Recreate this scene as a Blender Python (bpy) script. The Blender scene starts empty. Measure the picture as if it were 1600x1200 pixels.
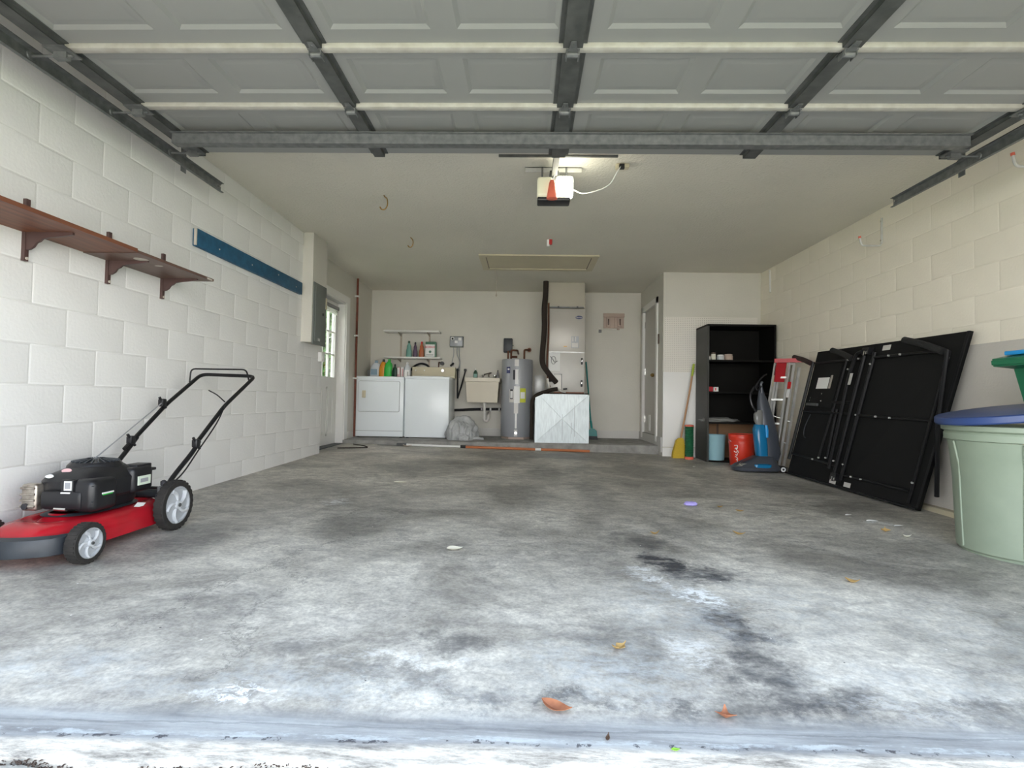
import bpy, bmesh, math, random
from mathutils import Vector, Matrix
random.seed(7)
PI = math.pi
S = bpy.context.scene
C = S.collection
# ------------------------------------------------------------ camera
EYE = 0.8246
cd = bpy.data.cameras.new('camera'); cam = bpy.data.objects.new('camera', cd); C.objects.link(cam)
cd.sensor_fit = 'HORIZONTAL'; cd.sensor_width = 36.0; cd.lens = 36.0*828/1600; cd.clip_start = 0.02; cd.clip_end = 300
R = Matrix(((0.9995069512701865, -0.015992111220322985, 0.027020487436270356),
            (0.026549531761172803, -0.02896312555764306, -0.9992278317386855),
            (0.016762360389852654, 0.999452545014844, -0.028524262260603263)))
cam.matrix_world = Matrix.Translation((0, 0, EYE)) @ R.to_4x4()
S.camera = cam
# ------------------------------------------------------------ light
S.view_settings.view_transform = 'Standard'; S.view_settings.look = 'None'
S.view_settings.gamma = 1; S.view_settings.use_curve_mapping = False
S.view_settings.exposure = 1.42
W = bpy.data.worlds.new('sky'); S.world = W; W.use_nodes = True
wn = W.node_tree.nodes; wl = W.node_tree.links; wn.clear()
wo = wn.new('ShaderNodeOutputWorld'); wb = wn.new('ShaderNodeBackground')
wg = wn.new('ShaderNodeTexCoord'); ws = wn.new('ShaderNodeSeparateXYZ'); wr = wn.new('ShaderNodeValToRGB')
wl.new(wg.outputs['Generated'], ws.inputs[0]); wl.new(ws.outputs['Z'], wr.inputs[0])
wr.color_ramp.elements[0].position = 0.0; wr.color_ramp.elements[0].color = (1.0, 0.985, 0.97, 1)
wr.color_ramp.elements[1].position = 0.5; wr.color_ramp.elements[1].color = (0.27, 0.34, 0.44, 1)
wl.new(wr.outputs[0], wb.inputs[0]); wb.inputs[1].default_value = 3.1
wl.new(wb.outputs[0], wo.inputs[0])
sl = bpy.data.lights.new('sun', 'SUN'); sl.energy = 11.5; sl.angle = math.radians(2); sl.color = (1.0, 0.93, 0.82)
sun = bpy.data.objects.new('sun', sl); C.objects.link(sun)
sun.rotation_euler = Vector((-0.55, 0.35, 0.85)).to_track_quat('Z', 'Y').to_euler()

# ------------------------------------------------------------ materials
def mat(name, col, rough=0.6, metal=0.0, var=0.0, vs=4.0, bump=0.0, bs=60.0, col2=None, spec=0.5, trans=0.0, emit=None, es=0, alpha=None, stretch=None, detail=5):
    m = bpy.data.materials.new(name); m.use_nodes = True
    nt = m.node_tree; n = nt.nodes; l = nt.links; b = n['Principled BSDF']
    b.inputs['Base Color'].default_value = (*col, 1); b.inputs['Roughness'].default_value = rough
    b.inputs['Metallic'].default_value = metal; b.inputs['Specular IOR Level'].default_value = spec
    if trans: b.inputs['Transmission Weight'].default_value = trans
    if emit: b.inputs['Emission Color'].default_value = (*emit, 1); b.inputs['Emission Strength'].default_value = es
    tc = n.new('ShaderNodeTexCoord'); mp = n.new('ShaderNodeMapping'); l.new(tc.outputs['Object'], mp.inputs[0])
    if stretch: mp.inputs['Scale'].default_value = stretch
    if var or col2:
        ns = n.new('ShaderNodeTexNoise'); ns.inputs['Scale'].default_value = vs; ns.inputs['Detail'].default_value = detail
        l.new(mp.outputs[0], ns.inputs['Vector'])
        rp = n.new('ShaderNodeValToRGB'); l.new(ns.outputs['Fac'], rp.inputs[0])
        c2 = col2 if col2 else tuple(max(0, c*(1-var)) for c in col)
        rp.color_ramp.elements[0].position = 0.32; rp.color_ramp.elements[0].color = (*c2, 1)
        rp.color_ramp.elements[1].position = 0.68; rp.color_ramp.elements[1].color = (*col, 1)
        l.new(rp.outputs[0], b.inputs['Base Color'])
    if bump:
        nb = n.new('ShaderNodeTexNoise'); nb.inputs['Scale'].default_value = bs; nb.inputs['Detail'].default_value = 4
        l.new(mp.outputs[0], nb.inputs['Vector'])
        bp = n.new('ShaderNodeBump'); bp.inputs['Strength'].default_value = bump; bp.inputs['Distance'].default_value = 0.01
        l.new(nb.outputs['Fac'], bp.inputs['Height']); l.new(bp.outputs[0], b.inputs['Normal'])
    return m
M = {}
M['wall'] = mat('painted_block', (0.83, 0.825, 0.805), 0.62, var=0.03, vs=3, bump=0.16, bs=60)
M['wallr'] = mat('painted_block_cream_lit', (0.87, 0.81, 0.69), 0.62, var=0.03, vs=3, bump=0.16, bs=60)  # cream paint, its colour raised to stand in for more light
M['mortarr'] = mat('painted_mortar_cream_lit', (0.82, 0.765, 0.65), 0.7, bump=0.2, bs=90)  # right wall joints, same added light in the cream colour
M['mortar'] = mat('painted_mortar', (0.76, 0.755, 0.73), 0.7, bump=0.3, bs=90)
M['plaster'] = mat('painted_plaster', (0.67, 0.645, 0.575), 0.65, var=0.05, vs=2, bump=0.2, bs=60)
M['ceil'] = mat('textured_ceiling', (0.76, 0.73, 0.64), 0.8, var=0.06, vs=1.2, bump=0.8, bs=45)
M['greypaint'] = mat('grey_paint', (0.60, 0.565, 0.51), 0.7, var=0.08, vs=3, bump=0.2)
M['white'] = mat('white_enamel', (0.88, 0.93, 0.95), 0.25)
M['whitepaint'] = mat('white_paint', (0.80, 0.79, 0.76), 0.4, bump=0.05)
M['cream'] = mat('cream_plastic', (0.62, 0.56, 0.40), 0.45, var=0.06)
M['sink'] = mat('sink_plastic', (0.66, 0.60, 0.48), 0.4, var=0.04)
M['galv'] = mat('galvanised_steel', (0.21, 0.215, 0.215), 0.5, metal=0.4, col2=(0.13, 0.137, 0.14), vs=25, bump=0.1)
M['galvd'] = mat('dull_steel', (0.12, 0.123, 0.12), 0.6, metal=0.3, col2=(0.075, 0.08, 0.078), vs=14)
M['doorp'] = mat('door_section_steel', (0.29, 0.295, 0.285), 0.5, var=0.06, vs=2)
M['doorrail'] = mat('door_rail_cream', (0.52, 0.51, 0.46), 0.5, col2=(0.42, 0.40, 0.35), vs=18)
M['black'] = mat('black_plastic', (0.012, 0.012, 0.014), 0.38, bump=0.05)
M['blackm'] = mat('black_paint_metal', (0.010, 0.010, 0.011), 0.42, spec=0.3)
M['blackfoam'] = mat('black_foam', (0.014, 0.014, 0.014), 0.95, bump=0.4, bs=120)
M['board'] = mat('black_table_board', (0.010, 0.010, 0.010), 0.75, bump=0.1, bs=200, spec=0.2)
M['brownfoam'] = mat('dark_brown_foam', (0.035, 0.018, 0.016), 0.9, bump=0.3)
M['bcab'] = mat('black_laminate', (0.006, 0.0055, 0.0045), 0.6, var=0.3, vs=6, spec=0.15)
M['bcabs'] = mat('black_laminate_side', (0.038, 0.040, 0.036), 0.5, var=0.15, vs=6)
M['red'] = mat('red_paint', (0.48, 0.010, 0.022), 0.22, col2=(0.36, 0.012, 0.02), vs=9)
M['darkgrey'] = mat('charcoal_plastic', (0.035, 0.042, 0.05), 0.45, col2=(0.02, 0.024, 0.03), vs=12)
M['rubber'] = mat('black_rubber', (0.014, 0.013, 0.012), 0.85, col2=(0.028, 0.025, 0.022), vs=20)
M['wheel'] = mat('wheel_plastic', (0.62, 0.64, 0.66), 0.4, col2=(0.50, 0.52, 0.54), vs=15)
M['wheelin'] = mat('wheel_disc', (0.40, 0.42, 0.44), 0.45)
M['chrome'] = mat('bright_metal', (0.75, 0.74, 0.72), 0.22, metal=1.0)
M['alu'] = mat('aluminium', (0.66, 0.66, 0.64), 0.4, metal=0.35, var=0.2, vs=12)
M['muff'] = mat('muffler_steel', (0.62, 0.57, 0.50), 0.35, metal=0.85, col2=(0.3, 0.26, 0.22), vs=30)
M['label'] = mat('white_label', (0.8, 0.8, 0.78), 0.5)
M['labelg'] = mat('greenish_label', (0.66, 0.74, 0.62), 0.5)
M['ink'] = mat('dark_ink', (0.03, 0.03, 0.035), 0.6)
M['wood'] = mat('brown_shelf_veneer', (0.21, 0.075, 0.035), 0.5, col2=(0.12, 0.042, 0.022), vs=6, stretch=(6, 0.5, 6))
M['woodb'] = mat('dark_brown_laminate', (0.15, 0.085, 0.065), 0.45, col2=(0.11, 0.06, 0.045), vs=6, stretch=(6, 0.5, 6))
M['bracket'] = mat('brown_bracket', (0.10, 0.055, 0.05), 0.45, var=0.2, vs=20)
M['blue'] = mat('blue_board_paint', (0.018, 0.115, 0.215), 0.6, col2=(0.012, 0.075, 0.15), vs=14, bump=0.2)
M['chip'] = mat('chipped_end', (0.55, 0.50, 0.44), 0.8, bump=0.3)
M['panelg'] = mat('panel_grey', (0.15, 0.165, 0.155), 0.45)
M['heater'] = mat('heater_grey', (0.34, 0.35, 0.37), 0.35, metal=0.1)
M['copper'] = mat('old_copper', (0.20, 0.085, 0.05), 0.5, metal=0.6, var=0.4, vs=20)
M['rust'] = mat('rusty_pipe', (0.20, 0.055, 0.03), 0.7, var=0.4, vs=20)
M['ahu'] = mat('beige_cabinet_steel', (0.50, 0.475, 0.43), 0.35, metal=0.1, var=0.04)
M['ahul'] = mat('light_cabinet_steel', (0.64, 0.62, 0.58), 0.35, var=0.06, vs=5)
M['plenum'] = mat('beige_duct_board', (0.50, 0.465, 0.38), 0.75, var=0.05)
M['duct'] = mat('galvanised_duct', (0.80, 0.88, 0.90), 0.4, metal=0.1, col2=(0.66, 0.73, 0.75), vs=9, stretch=(5, 5, 0.8))
M['insul'] = mat('brown_black_insulation', (0.028, 0.019, 0.014), 0.9, bump=0.4, bs=50)
M['pvc'] = mat('white_pvc', (0.82, 0.79, 0.73), 0.4, var=0.15, vs=12)
M['bag'] = mat('grey_bag', (0.50, 0.51, 0.51), 0.45, col2=(0.34, 0.35, 0.35), vs=10, bump=0.9, bs=22)
M['teal'] = mat('teal_plastic', (0.01, 0.22, 0.21), 0.4)
M['yellowb'] = mat('yellow_bristles', (0.66, 0.44, 0.03), 0.8, col2=(0.45, 0.32, 0.03), vs=60, stretch=(8, 8, 0.5))
M['lime'] = mat('lime_plastic', (0.35, 0.45, 0.03), 0.5)
M['broomwood'] = mat('broom_wood', (0.50, 0.27, 0.13), 0.55, var=0.15)
M['orange'] = mat('orange_fibreglass', (0.52, 0.18, 0.07), 0.45, var=0.15)
M['orangered'] = mat('orange_red_plastic', (0.72, 0.045, 0.02), 0.35, var=0.1)
M['coral'] = mat('coral_plastic', (0.75, 0.16, 0.10), 0.5)
M['greens'] = mat('green_cord', (0.012, 0.13, 0.055), 0.5, var=0.3, vs=30)
M['ltblue'] = mat('pale_blue_plastic', (0.30, 0.52, 0.58), 0.45)
M['cardboard'] = mat('hardboard', (0.30, 0.17, 0.09), 0.8, var=0.1)
M['vacblue'] = mat('blue_clear_plastic', (0.01, 0.17, 0.36), 0.15)
M['vacgrey'] = mat('vacuum_grey', (0.06, 0.068, 0.085), 0.35, var=0.15)
M['smoke'] = mat('smoky_plastic', (0.22, 0.22, 0.21), 0.15)
M['redfg'] = mat('red_ladder_cap', (0.50, 0.02, 0.03), 0.4, var=0.2)
M['sage'] = mat('sage_plastic', (0.27, 0.325, 0.245), 0.5, col2=(0.245, 0.30, 0.225), vs=8)
M['lidblue'] = mat('navy_lid', (0.028, 0.06, 0.19), 0.4, var=0.15)
M['totegreen'] = mat('green_tote_plastic', (0.012, 0.13, 0.06), 0.4)
M['skylid'] = mat('bright_blue_plastic', (0.015, 0.30, 0.70), 0.4)
M['rack'] = mat('pinkish_wood', (0.55, 0.43, 0.36), 0.7, var=0.15)
M['brass'] = mat('brass_hook', (0.38, 0.24, 0.08), 0.4, metal=0.7)
M['leaf'] = mat('dry_leaf', (0.42, 0.17, 0.08), 0.7, col2=(0.28, 0.10, 0.05), vs=30)
M['leafy'] = mat('yellow_dry_leaf', (0.50, 0.34, 0.12), 0.7, col2=(0.35, 0.22, 0.08), vs=30)
M['paper'] = mat('cream_paper', (0.72, 0.70, 0.58), 0.8)
M['lilac'] = mat('lilac_plastic', (0.38, 0.33, 0.72), 0.5)
M['foliage'] = mat('bush_leaves', (0.10, 0.20, 0.05), 0.7, col2=(0.04, 0.10, 0.03), vs=6)
M['grass'] = mat('lawn', (0.10, 0.17, 0.05), 0.9, var=0.3, vs=3)
M['stucco'] = mat('outer_stucco', (0.62, 0.60, 0.55), 0.9, bump=0.3)
M['drive'] = mat('driveway_concrete', (0.47, 0.45, 0.40), 0.85, var=0.12, vs=3, bump=0.5, bs=60)
M['glass'] = mat('window_glass', (1, 1, 1), 0.02, trans=1.0)
M['lampon'] = mat('lit_lens', (1, 1, 0.9), 0.4, emit=(1.0, 0.98, 0.80), es=9.0)
M['lens'] = mat('faint_glow_lens', (0.50, 0.50, 0.36), 0.35, emit=(1.0, 0.95, 0.7), es=0.12)  # dimmer lens, with a faint glow put into its material
M['baseb'] = mat('painted_base_block', (0.60, 0.585, 0.55), 0.6)
for k, c in dict(jug=(0.62, 0.66, 0.70), amber=(0.75, 0.30, 0.02), green=(0.03, 0.50, 0.06), pink=(0.72, 0.45, 0.46), dkgreen=(0.02, 0.07, 0.04),
                 aqua=(0.16, 0.36, 0.30), purple=(0.07, 0.035, 0.08), rusto=(0.42, 0.11, 0.03), boxg=(0.08, 0.20, 0.13), redtxt=(0.65, 0.03, 0.05),
                 labelb=(0.25, 0.36, 0.45), yellow=(0.60, 0.62, 0.05), navy=(0.02, 0.03, 0.12), redm=(0.55, 0.02, 0.02), brown=(0.10, 0.06, 0.04),
                 ftan=(0.45, 0.38, 0.30), grey=(0.22, 0.22, 0.22), green2=(0.25, 0.5, 0.05)).items():
    M[k] = mat(k+'_plastic', c, 0.4)

def floor_mat(name='stained_concrete', edge=False):
    m = bpy.data.materials.new(name); m.use_nodes = True
    nt = m.node_tree; n = nt.nodes; l = nt.links; b = n['Principled BSDF']
    g = n.new('ShaderNodeNewGeometry')
    def noise(scale, detail=8, rough=0.6, vec=None, dist=0.0, st=None):
        x = n.new('ShaderNodeTexNoise'); x.inputs['Scale'].default_value = scale; x.inputs['Detail'].default_value = detail
        x.inputs['Roughness'].default_value = rough; x.inputs['Distortion'].default_value = dist
        v = vec or g.outputs['Position']
        if st:
            mp = n.new('ShaderNodeMapping'); mp.inputs['Scale'].default_value = st; l.new(v, mp.inputs[0]); v = mp.outputs[0]
        l.new(v, x.inputs['Vector']); return x
    def ramp(inp, a, c0, bb, c1):
        r = n.new('ShaderNodeValToRGB'); l.new(inp, r.inputs[0])
        r.color_ramp.elements[0].position = a; r.color_ramp.elements[0].color = (*c0, 1)
        r.color_ramp.elements[1].position = bb; r.color_ramp.elements[1].color = (*c1, 1); return r.outputs[0]
    def mth(op, a, bb=None, cl=False):
        x = n.new('ShaderNodeMath'); x.operation = op; x.use_clamp = cl
        for i, v in enumerate((a, bb)):
            if v is None: continue
            if isinstance(v, (int, float)): x.inputs[i].default_value = v
            else: l.new(v, x.inputs[i])
        return x.outputs[0]
    def mix(f, a, bb, kind='MIX'):
        x = n.new('ShaderNodeMix'); x.data_type = 'RGBA'; x.blend_type = kind
        if isinstance(f, (int, float)): x.inputs[0].default_value = f
        else: l.new(f, x.inputs[0])
        for i, v in ((6, a), (7, bb)):
            if isinstance(v, tuple): x.inputs[i].default_value = (*v, 1)
            else: l.new(v, x.inputs[i])
        return x.outputs[2]
    nz = noise(1.3, 10, 0.62, dist=0.6)
    base = ramp(nz.outputs['Fac'], 0.37, (0.31, 0.296, 0.267), 0.61, (0.70, 0.675, 0.61))
    n2 = noise(9, 10, 0.72, dist=0.5, st=(1.0, 1.5, 1))
    base = mix(0.8, base, ramp(n2.outputs['Fac'], 0.34, (0.50, 0.50, 0.52), 0.66, (1.15, 1.15, 1.12)), 'MULTIPLY')
    n3 = noise(70, 6, 0.7)
    base = mix(0.5, base, ramp(n3.outputs['Fac'], 0.38, (0.5, 0.5, 0.52), 0.6, (1.1, 1.1, 1.1)), 'MULTIPLY')
    # position distorted by noise, for ragged stain outlines
    nd = noise(4.5, 12, 0.76)
    vs_ = n.new('ShaderNodeVectorMath'); vs_.operation = 'SUBTRACT'; l.new(nd.outputs['Color'], vs_.inputs[0]); vs_.inputs[1].default_value = (0.5, 0.5, 0.5)
    vm = n.new('ShaderNodeVectorMath'); vm.operation = 'SCALE'; l.new(vs_.outputs[0], vm.inputs[0]); vm.inputs['Scale'].default_value = 0.62
    va = n.new('ShaderNodeVectorMath'); va.operation = 'ADD'; l.new(g.outputs['Position'], va.inputs[0]); l.new(vm.outputs[0], va.inputs[1])
    def blobs(lst):
        out = None
        for (x, y, rx, ry, rot, s) in lst:
            mp = n.new('ShaderNodeMapping'); mp.vector_type = 'TEXTURE'
            mp.inputs['Location'].default_value = (x, y, 0); mp.inputs['Rotation'].default_value = (0, 0, math.radians(rot))
            mp.inputs['Scale'].default_value = (rx, ry, 1000); l.new(va.outputs[0], mp.inputs[0])
            ln = n.new('ShaderNodeVectorMath'); ln.operation = 'LENGTH'; l.new(mp.outputs[0], ln.inputs[0])
            mr = n.new('ShaderNodeMapRange'); mr.interpolation_type = 'SMOOTHSTEP'; l.new(ln.outputs['Value'], mr.inputs['Value'])
            mr.inputs['From Min'].default_value = 1.0; mr.inputs['From Max'].default_value = 0.15
            mr.inputs['To Min'].default_value = 0; mr.inputs['To Max'].default_value = s
            out = mr.outputs[0] if out is None else mth('MAXIMUM', out, mr.outputs[0])
        return out
    dark = blobs([(0.66, 3.0, 0.20, 0.30, 0, 0.9), (0.70, 2.65, 0.14, 0.40, 6, 1.25), (0.86, 2.50, 0.20, 0.20, 0, 1.15), (0.75, 1.95, 0.13, 0.24, 4, 1.1), (0.76, 1.66, 0.17, 0.24, 0, 1.05),
                  (0.80, 1.47, 0.36, 0.12, 0, 1.0), (1.25, 1.47, 0.50, 0.08, 3, 0.75), (0.16, 1.44, 0.12, 0.06, 0, 0.95), (-0.12, 1.45, 0.18, 0.07, 0, 0.9), (0.42, 1.42, 0.08, 0.05, 0, 0.8),
                  (-0.35, 1.52, 0.28, 0.10, 0, 0.65), (-0.7, 1.66, 0.22, 0.12, 0, 0.55), (-0.22, 1.75, 0.12, 0.10, 0, 0.7), (0.55, 4.5, 0.25, 0.9, 0, 0.65), (0.2, 5.6, 0.30, 1.2, 5, 0.6),
                  (0.35, 1.80, 0.22, 0.30, 0, 0.5), (0.35, 2.75, 0.3, 0.25, 0, 0.45), (-1.75, 2.75, 0.30, 0.55, 0, 0.5), (-1.0, 3.1, 0.3, 0.5, 20, 0.35), (1.0, 5.2, 1.2, 0.5, 0, 0.25), (-1.1, 1.95, 0.5, 0.2, 10, 0.4),
                  (0.9, 3.35, 0.35, 0.25, 0, 0.4), (-0.9, 5.9, 1.0, 0.6, 0, 0.35), (0.3, 7.0, 2.8, 0.7, 0, 0.35), (2.6, 4.8, 0.6, 1.6, 0, 0.45)])
    streak = noise(5, 9, 0.75, st=(1.0, 2.4, 1))
    df = mth('MULTIPLY', dark, ramp(streak.outputs['Fac'], 0.30, (0.25, 0.25, 0.25), 0.55, (1, 1, 1)))
    base = mix(mth('MULTIPLY', df, 0.86, True), base, (0.045, 0.047, 0.054))
    # bluish film of old sealer around the stains
    film = blobs([(0.62, 2.15, 0.45, 0.5, 0, 0.7), (0.25, 1.62, 0.42, 0.30, 0, 0.75), (1.1, 2.2, 0.5, 0.5, 0, 0.45), (-0.6, 1.45, 0.9, 0.12, 0, 0.6), (-1.3, 1.5, 0.4, 0.15, 0, 0.6), (1.2, 1.6, 0.6, 0.2, 0, 0.5), (1.7, 2.0, 0.6, 0.6, 0, 0.35)])
    fl_ = noise(13, 12, 0.8, dist=0.35, st=(1.0, 1.5, 1))
    base = mix(mth('MULTIPLY', mth('MULTIPLY', film, 0.8), ramp(fl_.outputs['Fac'], 0.42, (0, 0, 0), 0.62, (1, 1, 1))), base, (0.50, 0.545, 0.57))
    # white flaked spots
    wh = blobs([(0.74, 2.24, 0.13, 0.17, 0, 1.3), (-1.32, 3.75, 0.11, 0.13, 0, 0.7), (0.58, 2.42, 0.05, 0.22, 20, 0.7), (-0.72, 1.38, 0.2, 0.05, 0, 0.9), (0.55, 1.75, 0.1, 0.2, 0, 0.45),
                (2.42, 3.75, 0.13, 0.08, -20, 0.8), (1.0, 1.45, 0.3, 0.05, 0, 0.25), (-0.35, 1.62, 0.3, 0.06, 0, 0.45)])
    wf = noise(22, 9, 0.82, dist=0.9, st=(0.8, 1.6, 1))
    base = mix(mth('MULTIPLY', wh, ramp(wf.outputs['Fac'], 0.47, (0, 0, 0), 0.52, (1, 1, 1))), base, (0.80, 0.83, 0.84))
    # hairline cracks
    for (x, y, ln_, rot) in ((-1.05, 2.7, 1.0, 74), (-0.95, 1.95, 0.45, 100), (-1.2, 3.3, 0.5, 50), (1.9, 2.6, 0.7, 120), (0.4, 6.7, 3.2, 2)):
        mp = n.new('ShaderNodeMapping'); mp.vector_type = 'TEXTURE'; mp.inputs['Location'].default_value = (x, y, 0); mp.inputs['Rotation'].default_value = (0, 0, math.radians(rot))
        l.new(va.outputs[0], mp.inputs[0]); sp_ = n.new('ShaderNodeSeparateXYZ'); l.new(mp.outputs[0], sp_.inputs[0])
        cm = mth('MULTIPLY', mth('LESS_THAN', mth('ABSOLUTE', sp_.outputs[1]), 0.0045), mth('LESS_THAN', mth('ABSOLUTE', sp_.outputs[0]), ln_))
        base = mix(mth('MULTIPLY', cm, 0.75), base, (0.10, 0.10, 0.10))
    # specks of dirt and paint
    vo = n.new('ShaderNodeTexVoronoi'); vo.inputs['Scale'].default_value = 9; l.new(g.outputs['Position'], vo.inputs['Vector'])
    sp = mth('LESS_THAN', vo.outputs['Distance'], 0.035)
    rs = n.new('ShaderNodeSeparateColor'); l.new(vo.outputs['Color'], rs.inputs[0])
    base = mix(mth('MULTIPLY', sp, mth('GREATER_THAN', rs.outputs[0], 0.62)), base, (0.72, 0.72, 0.68))
    base = mix(mth('MULTIPLY', sp, mth('LESS_THAN', rs.outputs[0], 0.2)), base, (0.05, 0.05, 0.05))
    # worn painted band along the door line
    sx = n.new('ShaderNodeSeparateXYZ'); l.new(g.outputs['Position'], sx.inputs[0])
    xs = mth('MULTIPLY', sx.outputs[0], 0.045)     # the slab edge is not quite square to the walls
    yy = mth('SUBTRACT', sx.outputs[1], xs)
    nb = noise(7, 9, 0.7, st=(0.35, 1, 1))
    yw = mth('ADD', yy, mth('MULTIPLY', mth('SUBTRACT', nb.outputs['Fac'], 0.5), 0.06))
    def band(a, b2, s):
        return mth('MULTIPLY', mth('MULTIPLY', mth('GREATER_THAN', yw, a), mth('LESS_THAN', yw, b2)), s)
    bnd = n.new('ShaderNodeMapRange'); l.new(yw, bnd.inputs['Value']); bnd.inputs['From Min'].default_value = 1.40; bnd.inputs['From Max'].default_value = 1.335
    bcol = ramp(noise(12, 8, 0.7, st=(0.12, 1.6, 1)).outputs['Fac'], 0.36, (0.15, 0.157, 0.17), 0.62, (0.36, 0.38, 0.39))
    base = mix(mth('MULTIPLY', bnd.outputs[0], 0.85), base, bcol)
    base = mix(band(1.312, 1.318, 0.35), base, (0.10, 0.11, 0.12))
    wl_ = mth('MULTIPLY', band(1.266, 1.284, 0.75), ramp(noise(30, 8, 0.75, st=(0.4, 1, 1)).outputs['Fac'], 0.46, (0, 0, 0), 0.58, (1, 1, 1)))
    base = mix(wl_, base, (0.45, 0.49, 0.51))
    base = mix(mth('MULTIPLY', band(1.255, 1.268, 0.9), ramp(noise(24, 5, 0.7).outputs['Fac'], 0.54, (0, 0, 0), 0.57, (1, 1, 1))), base, (0.05, 0.05, 0.06))
    ec = ramp(noise(18, 10, 0.8, st=(0.35, 1.5, 1)).outputs['Fac'], 0.36, (0.15, 0.138, 0.125), 0.57, (0.68, 0.64, 0.565))
    em = n.new('ShaderNodeMapRange'); l.new(yw, em.inputs['Value']); em.inputs['From Min'].default_value = 1.26; em.inputs['From Max'].default_value = 1.235
    base = mix(em.outputs[0], base, ec)
    l.new(base, b.inputs['Base Color'])
    rr = n.new('ShaderNodeMapRange'); l.new(nz.outputs['Fac'], rr.inputs['Value']); rr.inputs['From Min'].default_value = 0.3; rr.inputs['From Max'].default_value = 0.7
    rr.inputs['To Min'].default_value = 0.42; rr.inputs['To Max'].default_value = 0.72; l.new(rr.outputs[0], b.inputs['Roughness'])
    bp = n.new('ShaderNodeBump'); bp.inputs['Strength'].default_value = 0.35; bp.inputs['Distance'].default_value = 0.006
    hsum = mth('ADD', mth('MULTIPLY', n2.outputs['Fac'], 0.6), mth('MULTIPLY', n3.outputs['Fac'], 0.4)); l.new(hsum, bp.inputs['Height'])
    l.new(bp.outputs[0], b.inputs['Normal'])
    return m
M['floor'] = floor_mat()
M['curb'] = mat('rough_concrete', (0.36, 0.35, 0.325), 0.75, col2=(0.20, 0.195, 0.185), vs=7, bump=0.5, bs=50, detail=9)

def peg_mat():
    m = bpy.data.materials.new('pegboard_white'); m.use_nodes = True
    nt = m.node_tree; n = nt.nodes; l = nt.links; b = n['Principled BSDF']
    tc = n.new('ShaderNodeTexCoord'); mp = n.new('ShaderNodeMapping'); l.new(tc.outputs['Object'], mp.inputs[0])
    mp.inputs['Scale'].default_value = (1/0.0254, 1/0.0254, 1/0.0254)
    fr = n.new('ShaderNodeVectorMath'); fr.operation = 'FRACTION'; l.new(mp.outputs[0], fr.inputs[0])
    sb = n.new('ShaderNodeVectorMath'); sb.operation = 'SUBTRACT'; l.new(fr.outputs[0], sb.inputs[0]); sb.inputs[1].default_value = (0.5, 0, 0.5)
    ml = n.new('ShaderNodeVectorMath'); ml.operation = 'MULTIPLY'; l.new(sb.outputs[0], ml.inputs[0]); ml.inputs[1].default_value = (1, 0, 1)
    ln = n.new('ShaderNodeVectorMath'); ln.operation = 'LENGTH'; l.new(ml.outputs[0], ln.inputs[0])
    lt = n.new('ShaderNodeMath'); lt.operation = 'LESS_THAN'; l.new(ln.outputs['Value'], lt.inputs[0]); lt.inputs[1].default_value = 0.15
    mx = n.new('ShaderNodeMix'); mx.data_type = 'RGBA'; l.new(lt.outputs[0], mx.inputs[0])
    mx.inputs[6].default_value = (0.80, 0.765, 0.70, 1); mx.inputs[7].default_value = (0.22, 0.19, 0.16, 1)
    l.new(mx.outputs[2], b.inputs['Base Color']); b.inputs['Roughness'].default_value = 0.6
    return m
M['peg'] = peg_mat()

# ------------------------------------------------------------ geometry helpers
def bm_new(): return bmesh.new()
def box(bm, c, s, rz=0.0, bev=0.0, rot=None, seg=2):
    r = bmesh.ops.create_cube(bm, size=1.0); vs = r['verts']
    bmesh.ops.scale(bm, vec=s, verts=vs)
    if bev > 0:
        es = list({e for v in vs for e in v.link_edges})
        q = bmesh.ops.bevel(bm, geom=es, offset=bev, segments=seg, profile=0.5, affect='EDGES')
        vs = list({v for f in q['faces'] for v in f.verts} | {v for v in vs if v.is_valid})
    mtx = Matrix.Translation(c) @ (rot.to_4x4() if rot else Matrix.Rotation(rz, 4, 'Z'))
    bmesh.ops.transform(bm, matrix=mtx, verts=vs)
    return vs
def bxx(bm, x0, x1, y0, y1, z0, z1, bev=0.0):
    return box(bm, ((x0+x1)/2, (y0+y1)/2, (z0+z1)/2), (abs(x1-x0), abs(y1-y0), abs(z1-z0)), bev=bev)
def frame_of(d):
    d = d.normalized(); u = Vector((0, 0, 1)) if abs(d.z) < 0.9 else Vector((1, 0, 0))
    a = d.cross(u).normalized(); return a, a.cross(d).normalized()
def cyl(bm, p, q, r, r2=None, seg=16, cap=True):
    p = Vector(p); q = Vector(q); r2 = r if r2 is None else r2
    a, b = frame_of(q-p)
    R1 = [bm.verts.new(p+(a*math.cos(t)+b*math.sin(t))*r) for t in [2*PI*i/seg for i in range(seg)]]
    R2 = [bm.verts.new(q+(a*math.cos(t)+b*math.sin(t))*r2) for t in [2*PI*i/seg for i in range(seg)]]
    for i in range(seg):
        j = (i+1) % seg; bm.faces.new((R1[i], R1[j], R2[j], R2[i]))
    if cap: bm.faces.new(R1[::-1]); bm.faces.new(R2)
    return R1+R2
def smoothpath(pts, n=4):
    pts = [Vector(p) for p in pts]; out = []
    P = [2*pts[0]-pts[1]]+pts+[2*pts[-1]-pts[-2]]
    for i in range(1, len(P)-2):
        for k in range(n):
            t = k/n; p0, p1, p2, p3 = P[i-1:i+3]
            out.append(0.5*((2*p1)+(p2-p0)*t+(2*p0-5*p1+4*p2-p3)*t*t+(3*p1-p0-3*p2+p3)*t**3))
    out.append(pts[-1]); return out
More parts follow.
